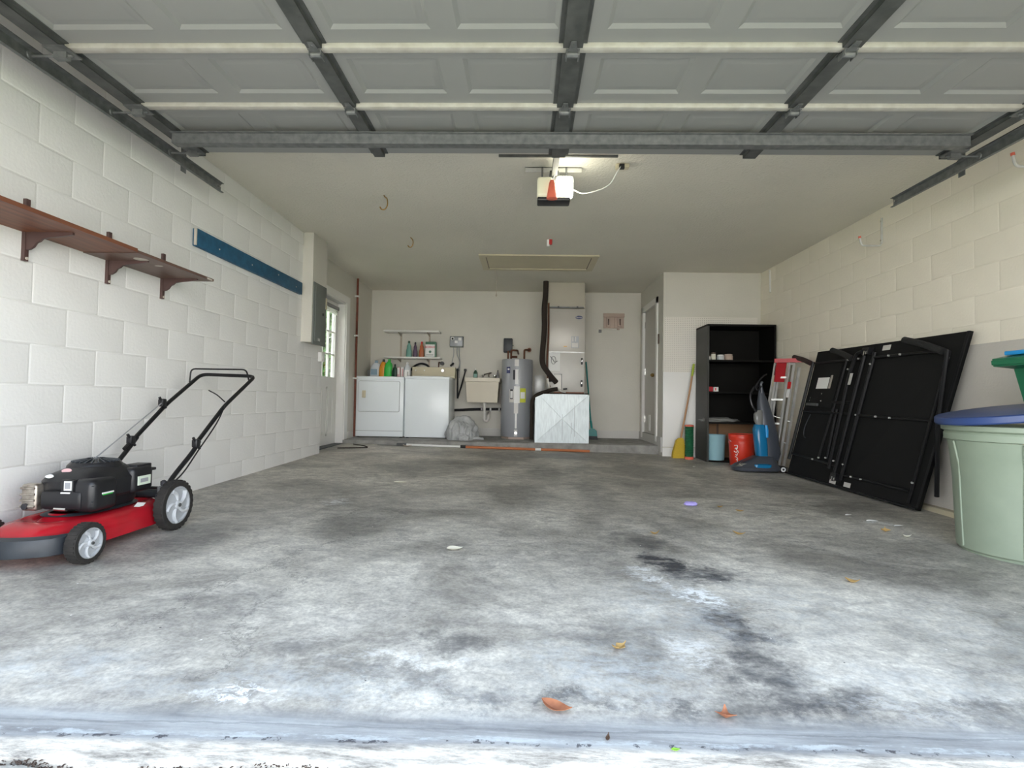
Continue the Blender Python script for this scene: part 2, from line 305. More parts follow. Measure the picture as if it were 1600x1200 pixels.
def rounded(pts, r, n=4, closed=False):
    pts = [Vector(p) for p in pts]; out = [] if closed else [pts[0]]
    idx = range(len(pts)) if closed else range(1, len(pts)-1)
    for i in idx:
        a, b, c = pts[i-1], pts[i], pts[(i+1) % len(pts)]
        ra = min(r, (a-b).length*0.48, (c-b).length*0.48)
        s = b+(a-b).normalized()*ra; e = b+(c-b).normalized()*ra
        for k in range(n+1):
            t = k/n; out.append(s*(1-t)**2+b*2*t*(1-t)+e*t*t)
    if not closed: out.append(pts[-1])
    return out
def tube(bm, pts, r, seg=8, closed=False, flat=1.0):
    pts = [Vector(p) for p in pts]; n = len(pts); rings = []
    rad = r if isinstance(r, (list, tuple)) else [r]*n
    prev = None
    for i, p in enumerate(pts):
        if closed: d = (pts[(i+1) % n]-pts[i-1])
        else: d = (pts[min(i+1, n-1)]-pts[max(i-1, 0)])
        if d.length < 1e-9: d = Vector((0, 0, 1))
        d.normalize()
        if prev is None: a, b = frame_of(d)
        else:
            a = prev-d*prev.dot(d)
            a = a.normalized() if a.length > 1e-6 else frame_of(d)[0]
            b = a.cross(d).normalized()
        prev = a
        rings.append([bm.verts.new(p+(a*math.cos(t)+b*math.sin(t)*flat)*rad[i]) for t in [2*PI*k/seg for k in range(seg)]])
    m = n if closed else n-1
    for i in range(m):
        A = rings[i]; B = rings[(i+1) % n]
        for k in range(seg):
            j = (k+1) % seg; bm.faces.new((A[k], A[j], B[j], B[k]))
    if not closed: bm.faces.new(rings[0][::-1]); bm.faces.new(rings[-1])
def loft(bm, rings, cap0=True, cap1=True, closed=True):
    V = [[bm.verts.new(p) for p in r] for r in rings]
    for A, B in zip(V[:-1], V[1:]):
        n = len(A)
        for k in range(n if closed else n-1):
            j = (k+1) % n; bm.faces.new((A[k], A[j], B[j], B[k]))
    if cap0: bm.faces.new(V[0][::-1])
    if cap1: bm.faces.new(V[-1])
    return V
def lathe(bm, prof, c=(0, 0, 0), seg=24, axis='Z', cap0=True, cap1=True):
    c = Vector(c); rings = []
    for r, h in prof:
        ring = []
        for k in range(seg):
            t = 2*PI*k/seg; a, b = r*math.cos(t), r*math.sin(t)
            ring.append(c+Vector({'Z': (a, b, h), 'X': (h, a, b), 'Y': (b, h, a)}[axis]))
        rings.append(ring)
    loft(bm, rings, cap0, cap1)
def prism(bm, pts, axis, a, b):
    def P(u, v, w): return {'X': (w, u, v), 'Y': (u, w, v), 'Z': (u, v, w)}[axis]
    A = [bm.verts.new(P(u, v, a)) for u, v in pts]; B = [bm.verts.new(P(u, v, b)) for u, v in pts]
    n = len(pts)
    for i in range(n):
        j = (i+1) % n; bm.faces.new((A[i], A[j], B[j], B[i]))
    bm.faces.new(A[::-1]); bm.faces.new(B)
def worg(o):
    v = Vector((0, 0, 0))
    while o is not None: v += o.location; o = o.parent
    return v
def mesh_of(name, bm, m, ang=35, bev=0):
    bmesh.ops.recalc_face_normals(bm, faces=bm.faces)
    me = bpy.data.meshes.new(name); bm.to_mesh(me); bm.free(); me.materials.append(m)
    me.polygons.foreach_set('use_smooth', [True]*len(me.polygons)); me.set_sharp_from_angle(angle=math.radians(ang))
    return me
def obj(name, bm, m, parent=None, local=False, ang=35, kind=None, label=None, at=None):
    """one mesh object; vertices given in scene coordinates unless local"""
    if isinstance(m, str): m = M[m]
    if at is not None and parent is None:
        bmesh.ops.translate(bm, vec=-Vector(at), verts=bm.verts)
    if parent is not None and not local:
        bmesh.ops.translate(bm, vec=-worg(parent), verts=bm.verts)
    me = mesh_of(name, bm, m, ang); o = bpy.data.objects.new(name, me); C.objects.link(o)
    if parent is not None: o.parent = parent
    elif at is not None: o.location = at
    if kind: o['kind'] = kind
    if label: o['label'] = label
    return o
def tag(o, label, cat, group=None):
    o['label'] = label; o['category'] = cat
    if group: o['group'] = group
    return o
def thing(name, loc, label, cat, group=None, rz=0):
    o = bpy.data.objects.new(name, None); C.objects.link(o); o.location = loc; o.rotation_euler = (0, 0, rz)
    o.empty_display_size = 0.05
    return tag(o, label, cat, group)
def B(name, parent, mt, *boxes, bev=0.0, **k):
    bm = bm_new()
    for b in boxes: bxx(bm, *b, bev=bev)
    return obj(name, bm, mt, parent, **k)
def T(name, parent, mt, pts, r, seg=8, closed=False, **k):
    bm = bm_new(); tube(bm, pts, r, seg, closed); return obj(name, bm, mt, parent, **k)
def L(name, parent, mt, prof, c, seg=24, axis='Z', **k):
    bm = bm_new(); lathe(bm, prof, c, seg, axis); return obj(name, bm, mt, parent, **k)
def text(body, size, mtx, mt, parent, name='lettering', ext=0.0006):
    cu = bpy.data.curves.new('t', 'FONT'); cu.body = body; cu.size = size; cu.align_x = 'CENTER'; cu.align_y = 'CENTER'; cu.extrude = ext
    to = bpy.data.objects.new('t', cu); C.objects.link(to)
    me = bpy.data.meshes.new_from_object(to.evaluated_get(bpy.context.evaluated_depsgraph_get())); bpy.data.objects.remove(to); bpy.data.curves.remove(cu)
    me.transform(mtx); me.transform(Matrix.Translation(-worg(parent))); me.materials.clear(); me.materials.append(M[mt])
    o = bpy.data.objects.new(name, me); C.objects.link(o); o.parent = parent; return o
def face_cam(loc): return Matrix.Translation(loc) @ Matrix.Rotation(PI/2, 4, 'X')     # faces -Y
def fz(x, y): return -0.0167*x+0.0145*y      # the floor falls to the right and to the door

# ------------------------------------------------------------ room shell
XL, XL2, XR, YB, ZC, YO, YS, ZS = -2.48, -2.63, 3.22, 8.84, 2.625, 1.182, 7.575, 0.205
# floor slab: gently uneven near edge
bm = bm_new()
nx = 60; xs = [-2.7+6.1*i/nx for i in range(nx+1)]
def eo(x): return YO+0.045*x+0.012*math.sin(x*9.1)+0.007*math.sin(x*23.7+1)+0.004*math.sin(x*57)
rows = []
for lv in range(5):
    row = []
    for x in xs:
        e = eo(x)
        y, dz = ((e-0.004, -0.03), (e, -0.006), (e+0.012, 0.0), (3.0, 0), (YS+0.1, 0))[lv]
        row.append(bm.verts.new((x, y, fz(x, y)+dz)))
    rows.append(row)
for a, b in zip(rows[:-1], rows[1:]):
    for i in range(nx): bm.faces.new((a[i], a[i+1], b[i+1], b[i]))
obj('floor', bm, 'floor', kind='structure')
# raised slab at the back
bm = bm_new()
n = 40; fr = []
for i in range(n+1):
    x = XL2+(1.886-XL2)*i/n; w = 0.006*math.sin(i*2.1)+0.004*math.sin(i*5.3)
    fr.append([(x, YS-0.006+w, fz(x, YS)-0.03), (x, YS-0.004+w, ZS-0.022), (x, YS+0.002+w*0.6, ZS-0.007), (x, YS+0.016+w*0.3, ZS), (x, YB+0.05, ZS)])
V = [[bm.verts.new(p) for p in r] for r in fr]
for A, B_ in zip(V[:-1], V[1:]):
    for k in range(4): bm.faces.new((A[k], B_[k], B_[k+1], A[k+1]))
obj('trim_1', bm, 'curb', kind='structure')
# ceiling
B('ceiling', None, 'ceil', (-3.0, 3.5, 0.95, 9.1, ZC, ZC+0.15), kind='structure')
# block walls: mortar plane + proud blocks as separate pieces
def block_mesh(w, h, name, mt='wall'):
    bm = bm_new(); b = 0.003; d = 0.018
    a = [(-w/2, -h/2), (w/2, -h/2), (w/2, h/2), (-w/2, h/2)]; c = [(x-math.copysign(b, x), z-math.copysign(b, z)) for x, z in a]
    q = [(x-math.copysign(b*3, x), z-math.copysign(b*3, z)) for x, z in a]
    loft(bm, [[(-d, x, z) for x, z in a], [(-0.0025, x, z) for x, z in a], [(-0.0008, x, z) for x, z in c], [(0, x, z) for x, z in q]], True, True)
    return mesh_of(name, bm, M[mt], 60)
BL_, BH = 0.4064, 0.2032
cache = {}
def block_wall(wall, xf, sgn, y0, y1, z0, joint, ztop):
    z = z0; k = 0
    while z < ztop-0.02:
        h = min(BH, ztop-z)
        y = joint[k % 2]
        while y > y0: y -= BL_
        while y < y1:
            a, b = max(y, y0), min(y+BL_, y1)
            if b-a > 0.04:
                key = (round(b-a-0.0045, 4), round(h-0.0045, 4), sgn)
                if key not in cache: cache[key] = block_mesh(key[0], key[1], 'block', 'wall' if sgn > 0 else 'wallr')
                o = bpy.data.objects.new('block', cache[key]); C.objects.link(o); o.parent = wall
                o.location = Vector((xf+random.uniform(-1, 1)*0.0008, (a+b)/2, z+h/2))-wall.location
                o.rotation_euler = (0, 0, 0 if sgn > 0 else PI)
            y += BL_
        z += BH; k += 1
wlft = B('wall_left', None, 'mortar', (-2.75, XL-0.0025, 1.15, 6.35, -0.12, ZC), kind='structure')
zl0 = 0.8596-4*BH-BH
block_wall(wlft, XL, 1, 1.15, 6.35, zl0, (2.78, 2.575), ZC)
wr_ = B('wall_right', None, 'mortarr', (XR+0.0025, 3.5, 1.15, 9.1, -0.12, ZC), kind='structure')
zr0 = EYE+0.595-7*BH
block_wall(wr_, XR, -1, 2.9, 7.38, zr0, (4.093, 4.093+BL_/2), ZC)
# left wall beyond the jog, with the side-door opening
DY0, DY1, DZ0, DZ1 = 6.66, 7.58, 0.12, 2.17
B('wall_left_back', None, 'plaster', (-2.82, XL2, 6.34, DY0, -0.12, ZC), (-2.82, XL2, DY1, 9.1, -0.12, ZC), (-2.82, XL2, DY0, DY1, DZ1, ZC), kind='structure')
B('wall_back', None, 'plaster', (-2.82, 2.1, YB, 9.1, -0.1, ZC), kind='structure')
# right wing: side wall with door and the short front wall
B('wall_wing_side', None, 'plaster', (1.886, 2.0, 7.5, 7.72, -0.1, ZC), (1.886, 2.0, 8.60, YB, -0.1, ZC), (1.886, 2.0, 7.72, 8.60, 2.27, ZC), kind='structure')
B('wall_wing_front', None, 'plaster', (1.886, XR+0.05, 7.38, 7.5, -0.1, ZC), kind='structure')
B('wall_front', None, 'stucco', (-3.4, -2.2, 0.95, 1.15, -0.2, 2.9), (2.72, 4.2, 0.95, 1.15, -0.2, 2.9), (-2.2, 2.72, 0.95, 1.15, 2.22, 2.9), kind='structure')
B('trim_2', None, 'whitepaint', (-2.24, -2.2, 0.93, 1.17, 0, 2.22), (2.72, 2.76, 0.93, 1.17, 0, 2.22), kind='structure')
# pegboard + lower board on the wing wall
B('pegboard', None, 'peg', (1.90, 3.17, 7.364, 7.379, 1.235, 2.0), at=(1.9, 7.38, 1.235))
tag(bpy.data.objects['pegboard'], 'white pegboard with rows of small holes behind the black bookcase', 'pegboard')
o = B('wall_board', None, 'whitepaint', (1.885, 3.17, 7.358, 7.38, 0.205, 1.235), bev=0.002, at=(1.9, 7.38, 0.205))
tag(o, 'smooth white board below the pegboard, behind the yellow broom', 'wall board')
B('baseboard_wing', None, 'whitepaint', (1.886, 3.2, 7.362, 7.38, 0.0, 0.19), kind='structure')
B('baseboard_back', None, 'baseb', (-2.6, 1.886, YB-0.014, YB, ZS, ZS+0.125), kind='structure')
B('baseboard_left', None, 'baseb', (XL2, XL2+0.014, 7.78, YB, ZS, ZS+0.1), kind='structure')
B('baseboard_wing_side', None, 'baseb', (1.872, 1.886, 7.40, 8.84, ZS-0.08, ZS+0.125), kind='structure')
# grey painted band and kick ledge low on the right wall
B('trim_3', None, 'greypaint', (XR-0.006, XR+0.002, 1.2, 5.1, 0.04, 1.272), kind='structure')
B('baseboard_right', None, 'cream', (XR-0.07, XR, 1.2, 5.4, -0.06, 0.047), bev=0.006, kind='structure')

# ------------------------------------------------------------ side door on the left (half glass)
d1 = bpy.data.objects.new('door_1', None); C.objects.link(d1); d1.location = (-2.76, DY0, DZ0); d1['kind'] = 'structure'
dx = -2.74
WZ0, WZ1, WY0, WY1 = 1.09, 2.04, DY0+0.15, DY1-0.13
bm = bm_new()
bxx(bm, dx-0.04, dx, DY0, DY1, DZ0, WZ0); bxx(bm, dx-0.04, dx, DY0, DY1, WZ1, DZ1-0.01)
bxx(bm, dx-0.04, dx, DY0, WY0, WZ0, WZ1); bxx(bm, dx-0.04, dx, WY1, DY1, WZ0, WZ1)
obj('door_leaf', bm, 'whitepaint', d1)
bm = bm_new()
for ya, yb in ((DY0+0.14, DY0+0.38), (DY0+0.54, DY1-0.14)):
    for z0, z1 in ((0.28, 0.95),):
        for f in range(4):
            bb = ((ya, yb, z0, z0+0.025), (ya, yb, z1-0.025, z1), (ya, ya+0.025, z0, z1), (yb-0.025, yb, z0, z1))[f]
            bxx(bm, dx, dx+0.008, *bb)
        bxx(bm, dx, dx+0.006, ya+0.06, yb-0.06, z0+0.06, z1-0.06)
obj('door_moulding', bm, 'whitepaint', d1)
bm = bm_new()
bxx(bm, dx-0.045, dx+0.012, WY0-0.03, WY0, WZ0-0.03, WZ1+0.03); bxx(bm, dx-0.045, dx+0.012, WY1, WY1+0.03, WZ0-0.03, WZ1+0.03)
bxx(bm, dx-0.045, dx+0.012, WY0, WY1, WZ0-0.03, WZ0); bxx(bm, dx-0.045, dx+0.012, WY0, WY1, WZ1, WZ1+0.03)
wf_ = obj('window_frame', bm, 'whitepaint', d1)
for i in (1, 2):
    z = WZ0+(WZ1-WZ0)*i/3; B('glazing_bar', wf_, 'whitepaint', (dx-0.03, dx+0.004, WY0, WY1, z-0.009, z+0.009))
    y = WY0+(WY1-WY0)*i/3; B('glazing_bar', wf_, 'whitepaint', (dx-0.03, dx+0.004, y-0.009, y+0.009, WZ0, WZ1))
B('glass_pane', d1, 'glass', (dx-0.022, dx-0.018, WY0, WY1, WZ0, WZ1))
bl = B('blind', d1, 'grey', (dx+0.013, dx+0.05, WY0-0.03, WY1+0.03, 2.045, 2.09))
for i in range(4): B('blind_slat', bl, 'label', (dx+0.016, dx+0.045, WY0-0.02, WY1+0.02, 2.035-i*0.018, 2.041-i*0.018))
cs = B('door_casing', d1, 'whitepaint', (XL2, XL2+0.018, DY1, DY1+0.13, 0.12, DZ1), (XL2, XL2+0.018, DY0-0.1, DY1+0.13, DZ1, DZ1+0.1), (XL2, XL2+0.018, DY0-0.1, DY0, 0.12, DZ1),
       (dx+0.002, XL2+0.001, DY1-0.018, DY1-0.001, 0.15, DZ1-0.001), (dx+0.002, XL2+0.001, DY0+0.001, DY1-0.018, DZ1-0.016, DZ1-0.001))
B('threshold', d1, 'darkgrey', (dx-0.05, XL2+0.03, DY0, DY1, 0.10, 0.155))
L('door_knob', d1, 'brass', [(0.012, 0), (0.012, 0.03), (0.028, 0.045), (0.028, 0.06), (0.01, 0.068)], (dx, DY0+0.07, 1.02), axis='X', seg=14)

# inner door on the wing side wall
d2 = bpy.data.objects.new('door_2', None); C.objects.link(d2); d2.location = (1.92, 7.72, 0.33); d2['kind'] = 'structure'
B('door_leaf', d2, 'ahu', (1.905, 1.945, 7.74, 8.58, 0.335, 2.25))
B('door_casing', d2, 'whitepaint', (1.865, 1.886, 7.66, 7.74, 0.25, 2.34), (1.865, 1.886, 8.58, 8.66, 0.25, 2.34), (1.865, 1.886, 7.66, 8.66, 2.25, 2.34), (1.886, 1.95, 7.715, 7.742, 0.25, 2.26), (1.886, 1.95, 8.578, 8.604, 0.25, 2.26), (1.886, 1.95, 7.72, 8.60, 2.25, 2.272))
B('threshold', d2, 'curb', (1.875, 1.96, 7.72, 8.60, 0.20, 0.335))
L('door_knob', d2, 'brass', [(0.01, 0.02), (0.028, -0.01), (0.028, -0.035), (0.012, -0.045), (0.012, -0.05)], (1.905, 7.98, 1.22), axis='X', seg=14)
B('pull_plate', d2, 'whitepaint', (1.893, 1.906, 8.16, 8.26, 0.37, 0.62), bev=0.004)
for z in (0.55, 1.3, 2.05): B('hinge', d2, 'chrome', (1.897, 1.906, 8.56, 8.585, z-0.05, z+0.05))

# ------------------------------------------------------------ outside
bm = bm_new(); rows = []
for lv in range(5):
    row = []
    for x in [-3.2]+xs[2:-1]+[3.6]:
        e = eo(x)-0.017-0.004*math.sin(x*31)
        y, z = ((-14, -0.05), (0.9, -0.01), (e-0.02, fz(x, e)-0.008), (e, fz(x, e)-0.012), (e+0.001, -0.12))[lv]
        row.append(bm.verts.new((x, y, z)))
    rows.append(row)
for a, b in zip(rows[:-1], rows[1:]):
    for i in range(len(a)-1): bm.faces.new((a[i], a[i+1], b[i+1], b[i]))
obj('driveway', bm, 'drive', kind='structure')
o = B('soil_joint', None, 'insul', (-3.2, 3.6, 1.0, 1.5, -0.16, -0.045)); o['kind'] = 'structure'
o = B('lawn', None, 'grass', (-40, -3.2, -14, 40, -0.3, -0.03), (3.6, 40, -14, 0.9, -0.3, -0.03)); o['kind'] = 'structure'
bm = bm_new()
for i in range(4500):
    x = random.uniform(-2.1, 2.6); y = eo(x)-0.009+random.gauss(0, 0.007); 
    r = random.uniform(0.0012, 0.0035); a = random.uniform(0, PI); zc = fz(x, y)-0.022+random.uniform(0, 0.016); ca, sa = math.cos(a)*r*1.25, math.sin(a)*r*1.25
    q = [bm.verts.new((x+p*ca-t*sa*0.4, y+p*sa+t*ca*0.4, zc)) for p, t in ((-1, -1), (1, -1), (1, 1), (-1, 1))]; top = bm.verts.new((x, y, zc+r*0.8))
    bm.faces.new(q[::-1])
    for k in range(4): bm.faces.new((q[k], q[(k+1) % 4], top))
obj('grit_line', bm, mat('leaf_litter', (0.06, 0.040, 0.030), 0.9), kind='stuff')
tag(bpy.data.objects['grit_line'], 'dark leaf litter and grit caught along the slab edge', 'debris')
def bush(name, c, r, n, label):
    random.seed(int(c[1]*100)); t = thing(name, c, label, 'shrub')
    bm = bm_new()
    for i in range(n):
        u = Vector((random.gauss(0, 1), random.gauss(0, 1), random.gauss(0, 1))).normalized()*random.uniform(0.55, 1)
        p = Vector(c)+Vector((u.x*r[0], u.y*r[1], r[2]+u.z*r[2]))
        a, b = frame_of(Vector((random.gauss(0, 1), random.gauss(0, 1), random.gauss(0, 1)+.01))); s = 0.07
        vs = [bm.verts.new(p+a*s), bm.verts.new(p+b*s*0.5), bm.verts.new(p-a*s), bm.verts.new(p-b*s*0.5)]; bm.faces.new(vs)
    o = obj('foliage', bm, 'foliage', t); o['kind'] = 'stuff'
    T('stem', t, 'brown', [c, (c[0], c[1], c[2]+r[2])], 0.05)
bush('garden_shrub', (-4.55, 12.0, -0.03), (0.95, 0.95, 1.7), 9000, 'green leafy shrub seen through the side door window')

# ------------------------------------------------------------ overhead garage door
DX0, DX1, DZ = -2.17, 2.62, 2.385
gd = thing('garage_door', (0.22, 2.3, DZ), 'raised grey sectional garage door lying open under the ceiling', 'garage door')
YE = 3.325; YJ = [3.325, 2.757, 2.284, 1.811, 1.338]   # joints between the sections, back to front
cols = [DX0, -0.96, 0.215, 1.39, DX1]
def recessed(w, d):
    bm = bm_new(); o1 = [(-w/2, -d/2), (w/2, -d/2), (w/2, d/2), (-w/2, d/2)]
    def ins(k): return [(x-math.copysign(k, x), y-math.copysign(k, y)) for x, y in o1]
    loft(bm, [[(x, y, 0.012) for x, y in o1], [(x, y, 0.0) for x, y in o1], [(x, y, 0.0) for x, y in ins(0.004)], [(x, y, 0.011) for x, y in ins(0.022)], [(x, y, 0.011) for x, y in ins(0.034)], [(x, y, 0.007) for x, y in ins(0.05)], [(x, y, 0.007) for x, y in ins(0.06)]], False, True)
    return mesh_of('recessed_panel', bm, M['doorp'], 20)
rp = {}
for s in range(4):
    y1 = YJ[s]; y0 = YJ[s+1]+0.006; ym = (y0+y1)/2; pd = y1-y0-0.18
    bm = bm_new(); bxx(bm, DX0, DX1, y0, y1, DZ+0.013, DZ+0.04); bxx(bm, DX0, DX1, y0, ym-pd/2, DZ, DZ+0.0131); bxx(bm, DX0, DX1, ym+pd/2, y1, DZ, DZ+0.0131)
    spots = []
    for c in range(4):
        x0, x1 = cols[c], cols[c+1]; w = (x1-x0)/2-0.15
        spots += [(x0+(x1-x0)*q, w) for q in (0.27, 0.73)]
    prev = DX0
    for xc, w in spots+[(DX1+0.5, 1.0)]:
        nxt = min(xc-w/2, DX1)
        bxx(bm, prev, nxt, ym-pd/2, ym+pd/2, DZ, DZ+0.0131); prev = xc+w/2
    sec = obj('section', bm, 'doorp', gd)
    for xc, w in spots:
        key = (round(w, 3), round(pd, 3))
        if key not in rp: rp[key] = recessed(w, pd)
        o = bpy.data.objects.new('recessed_panel', rp[key]); C.objects.link(o); o.parent = sec
        o.location = Vector((xc, ym, DZ))-worg(sec)
    if s: # cream tongue rail of the joint
        yy = YJ[s]+0.012
        B('joint_rail', gd, 'doorrail', (DX0+0.03, DX1-0.03, yy-0.021, yy+0.019, DZ-0.022, DZ+0.006), bev=0.004)
        B('joint_lip', gd, 'doorp', (DX0+0.03, DX1-0.03, yy+0.02, yy+0.03, DZ-0.012, DZ+0.004))
def stile(x, w, y0, y1, inner=True):
    bm = bm_new(); z = DZ-0.026
    bxx(bm, x-w/2, x+w/2, y0, y1, z, z+0.003)
    bxx(bm, x-w/2, x-w/2+0.003, y0, y1, z, DZ); bxx(bm, x+w/2-0.003, x+w/2, y0, y1, z, DZ)
    bxx(bm, x-w/2-0.02, x-w/2, y0, y1, DZ-0.004, DZ); bxx(bm, x+w/2, x+w/2+0.02, y0, y1, DZ-0.004, DZ)
    return obj('stile', bm, 'galvd', gd)
for x, w in ((-0.96, 0.066), (0.18, 0.085), (1.375, 0.078)):
    for s in range(4):
        y1 = YJ[s]-(0.0 if s == 0 else 0.01); st = stile(x, w, YJ[s+1]+0.03, y1)
for x in (DX0+0.04, DX1-0.04):
    for s in range(4):
        stile(x, 0.075, YJ[s+1]+0.03, YJ[s])
for s in range(1, 4):
    yj = YJ[s]+0.012
    for x in (-0.96, 0.18, 1.375):
        bm = bm_new(); 
        bxx(bm, x-0.03, x+0.03, yj-0.025, yj+0.035, DZ-0.034, DZ-0.03)
        cyl(bm, (x-0.03, yj, DZ-0.042), (x+0.03, yj, DZ-0.042), 0.012, seg=10)
        prism(bm, [(x-0.02, yj-0.02), (x+0.02, yj-0.02), (x+0.012, yj-0.075), (x-0.012, yj-0.075)], 'Z', DZ-0.034, DZ-0.031)
        bxx(bm, x-0.028, x-0.024, yj-0.02, yj+0.03, DZ-0.054, DZ-0.03); bxx(bm, x+0.024, x+0.028, yj-0.02, yj+0.03, DZ-0.054, DZ-0.03)
        for q in (-0.05, 0.02): cyl(bm, (x, yj+q, DZ-0.038), (x, yj+q, DZ-0.03), 0.006, seg=6)
        obj('hinge', bm, 'galv', gd)
# stiffening strut across the last section
bm = bm_new(); ys = 3.05
bxx(bm, DX0+0.06, DX1-0.13, ys-0.028, ys-0.025, DZ-0.084, DZ-0.026); bxx(bm, DX0+0.06, DX1-0.13, ys+0.025, ys+0.028, DZ-0.084, DZ-0.026)
bxx(bm, DX0+0.06, DX1-0.13, ys-0.028, ys+0.028, DZ-0.086, DZ-0.083)
bxx(bm, DX0+0.06, DX1-0.13, ys-0.05, ys-0.028, DZ-0.030, DZ-0.026); bxx(bm, DX0+0.06, DX1-0.13, ys+0.028, ys+0.05, DZ-0.030, DZ-0.026)
obj('stiffening_strut', bm, 'galv', gd)
for x, sg in ((DX0, -1), (DX1, 1)):
    for yj in (3.24, YJ[1]+0.012, YJ[2]+0.012, YJ[3]+0.012):
        rl = T('roller', gd, 'galv', [(x-sg*0.10, yj, DZ-0.045), (x+sg*0.095, yj, DZ-0.045)], 0.006)
        L('roller_wheel', rl, 'galv', [(0.02, -0.006), (0.023, 0), (0.02, 0.006)], (x+sg*0.095, yj, DZ-0.045), axis='X', seg=12)
        bm = bm_new(); xc = x-sg*0.05
        bxx(bm, xc-0.05, xc+0.05, yj-0.05, yj+0.05, DZ-0.032, DZ-0.026); bxx(bm, xc-0.03, xc+0.03, yj-0.014, yj+0.014, DZ-0.062, DZ-0.03)
        obj('roller_bracket', bm, 'galv', gd)
for x, sg, lb in ((-2.262, -1, 'left'), (2.715, 1, 'right')):
    tr = thing('door_track', (x, 2.5, 2.34), 'galvanised steel door track hanging along the %s wall' % ('left block' if sg < 0 else 'right'), 'door track')
    y1 = 3.80 if sg < 0 else 4.0
    bm = bm_new(); z = 2.34
    cs_ = [(-0.014, -0.034), (0.0, -0.036), (0.014, -0.03), (0.016, 0.03), (0.0, 0.036), (-0.014, 0.034)]
    ins = [(u*0.75-0.002, v*0.88) for u, v in cs_]
    loop = cs_+ins[::-1]
    loft(bm, [[(x+sg*u, y, z+v) for u, v in loop] for y in (1.3, y1)])
    obj('rail', bm, 'galv', tr)
    B('angle_iron', tr, 'galvd', (x+sg*0.014, x+sg*0.017, 1.3, 3.42, z+0.0, z+0.055), (x+sg*0.014, x+sg*0.055, 1.3, 3.42, z+0.052, z+0.055))
    B('hanger', tr, 'galv', (x+sg*0.014, x+sg*0.018, 3.36, 3.41, z-0.06, ZC-0.002)); B('hanger', tr, 'galv', (x+sg*0.014, x+sg*0.018, 1.9, 1.94, z, ZC-0.002))
    T('hanger_brace', tr, 'galv', [(x+sg*0.016, 3.37, z+0.04), (x-sg*0.10, 3.37, ZC)], 0.006)
    T('curved_rail', tr, 'galv', smoothpath([(x, 1.3, z), (x, 1.22, z-0.06), (x, 1.20, z-0.16), (x, 1.20, 0.05)]), 0.02)
    L('bumper_bolt', tr, 'chrome', [(0.007, -0.01), (0.007, 0.01)], (x, y1-0.04, z), axis='X', seg=8)

# opener
op = thing('garage_door_opener', (0.2, 4.05, 2.62), 'ceiling garage door opener with lit white lens and black base', 'door opener')
bm = bm_new()
bxx(bm, 0.085, 0.305, 3.97, 4.10, 2.345, 2.49, bev=0.015); obj('motor_housing', bm, 'black', op)
B('base_tray', op, 'black', (0.06, 0.305, 3.90, 4.03, 2.305, 2.335), bev=0.010)
bm = bm_new(); box(bm, (0.115, 3.93, 2.405), (0.115, 0.09, 0.15), bev=0.02, seg=3); obj('lens', bm, 'lens', op)
bm = bm_new(); box(bm, (0.262, 3.93, 2.412), (0.125, 0.09, 0.15), bev=0.02, seg=3); obj('lit_lens', bm, 'lampon', op, label='brightly lit lens')
B('hanger_strap', op, 'galv', (0.09, 0.105, 4.05, 4.065, 2.48, ZC-0.005)); B('hanger_strap', op, 'galv', (0.275, 0.29, 4.05, 4.065, 2.48, ZC-0.005))
B('ceiling_angle', op, 'alu', (-0.035, 0.40, 4.06, 4.10, ZC-0.006, ZC), (-0.035, 0.40, 4.06, 4.064, ZC-0.04, ZC))
B('drive_rail', op, 'galvd', (0.165, 0.205, 1.2, 4.06, 2.50, 2.54))
B('rail_sprocket', op, 'galvd', (0.15, 0.22, 3.93, 4.02, 2.465, 2.545), bev=0.006)
B('trolley', op, 'galvd', (0.155, 0.215, 3.20, 3.36, 2.475, 2.50))
T('arm', op, 'galv', [(0.185, 3.28, 2.48), (0.185, 3.22, 2.40)], 0.01)
B('crossbar', op, 'galvd', (-0.23, 0.645, 3.845, 3.865, ZC-0.014, ZC+0.001))
pl = thing('emergency_pull', (0.165, 3.86, 2.48), 'red cone pull handle on a cord in front of the opener', 'pull handle')
T('cord', pl, 'label', [(0.185, 3.84, 2.475), (0.165, 3.84, 2.42)], 0.003)
L('handle', pl, 'coral', [(0.014, 0.0), (0.022, -0.02), (0.036, -0.11), (0.040, -0.135), (0.02, -0.14)], (0.165, 3.84, 2.43), seg=16)
ou = thing('ceiling_outlet', (0.72, 4.02, ZC), 'cream outlet strip on the ceiling beside the opener', 'outlet')
B('box', ou, 'cream', (0.655, 0.755, 3.985, 4.04, ZC-0.03, ZC), bev=0.004)
B('plug', ou, 'black', (0.675, 0.715, 3.965, 3.99, ZC-0.05, ZC-0.01), bev=0.004)
o = T('power_cord', None, 'label', smoothpath([(0.335, 3.99, 2.42), (0.40, 3.97, 2.385), (0.50, 3.96, 2.40), (0.60, 3.96, 2.45), (0.66, 3.965, 2.55), (0.69, 3.97, 2.60)]), 0.0045, at=(0.335, 3.99, 2.42))
tag(o, 'white power cord sagging from the opener to the ceiling outlet', 'cord')
# ceiling hooks
for x, y, s, lb in ((-1.30, 4.65, 1.1, 'larger brass hook in the ceiling, nearer the garage door'), (-1.33, 5.88, 0.95, 'smaller brass hook in the ceiling, nearer the back wall')):
    pts = [(x, y, ZC+0.005), (x+0.01, y, ZC-0.012*s), (x+0.028*s, y, ZC-0.03*s), (x+0.032*s, y, ZC-0.08*s), (x+0.012*s, y, ZC-0.115*s), (x-0.015*s, y, ZC-0.115*s), (x-0.028*s, y, ZC-0.095*s)]
    o = T('ceiling_hook', None, 'brass', smoothpath(pts), 0.0055, at=(x, y, ZC)); tag(o, lb, 'hook')
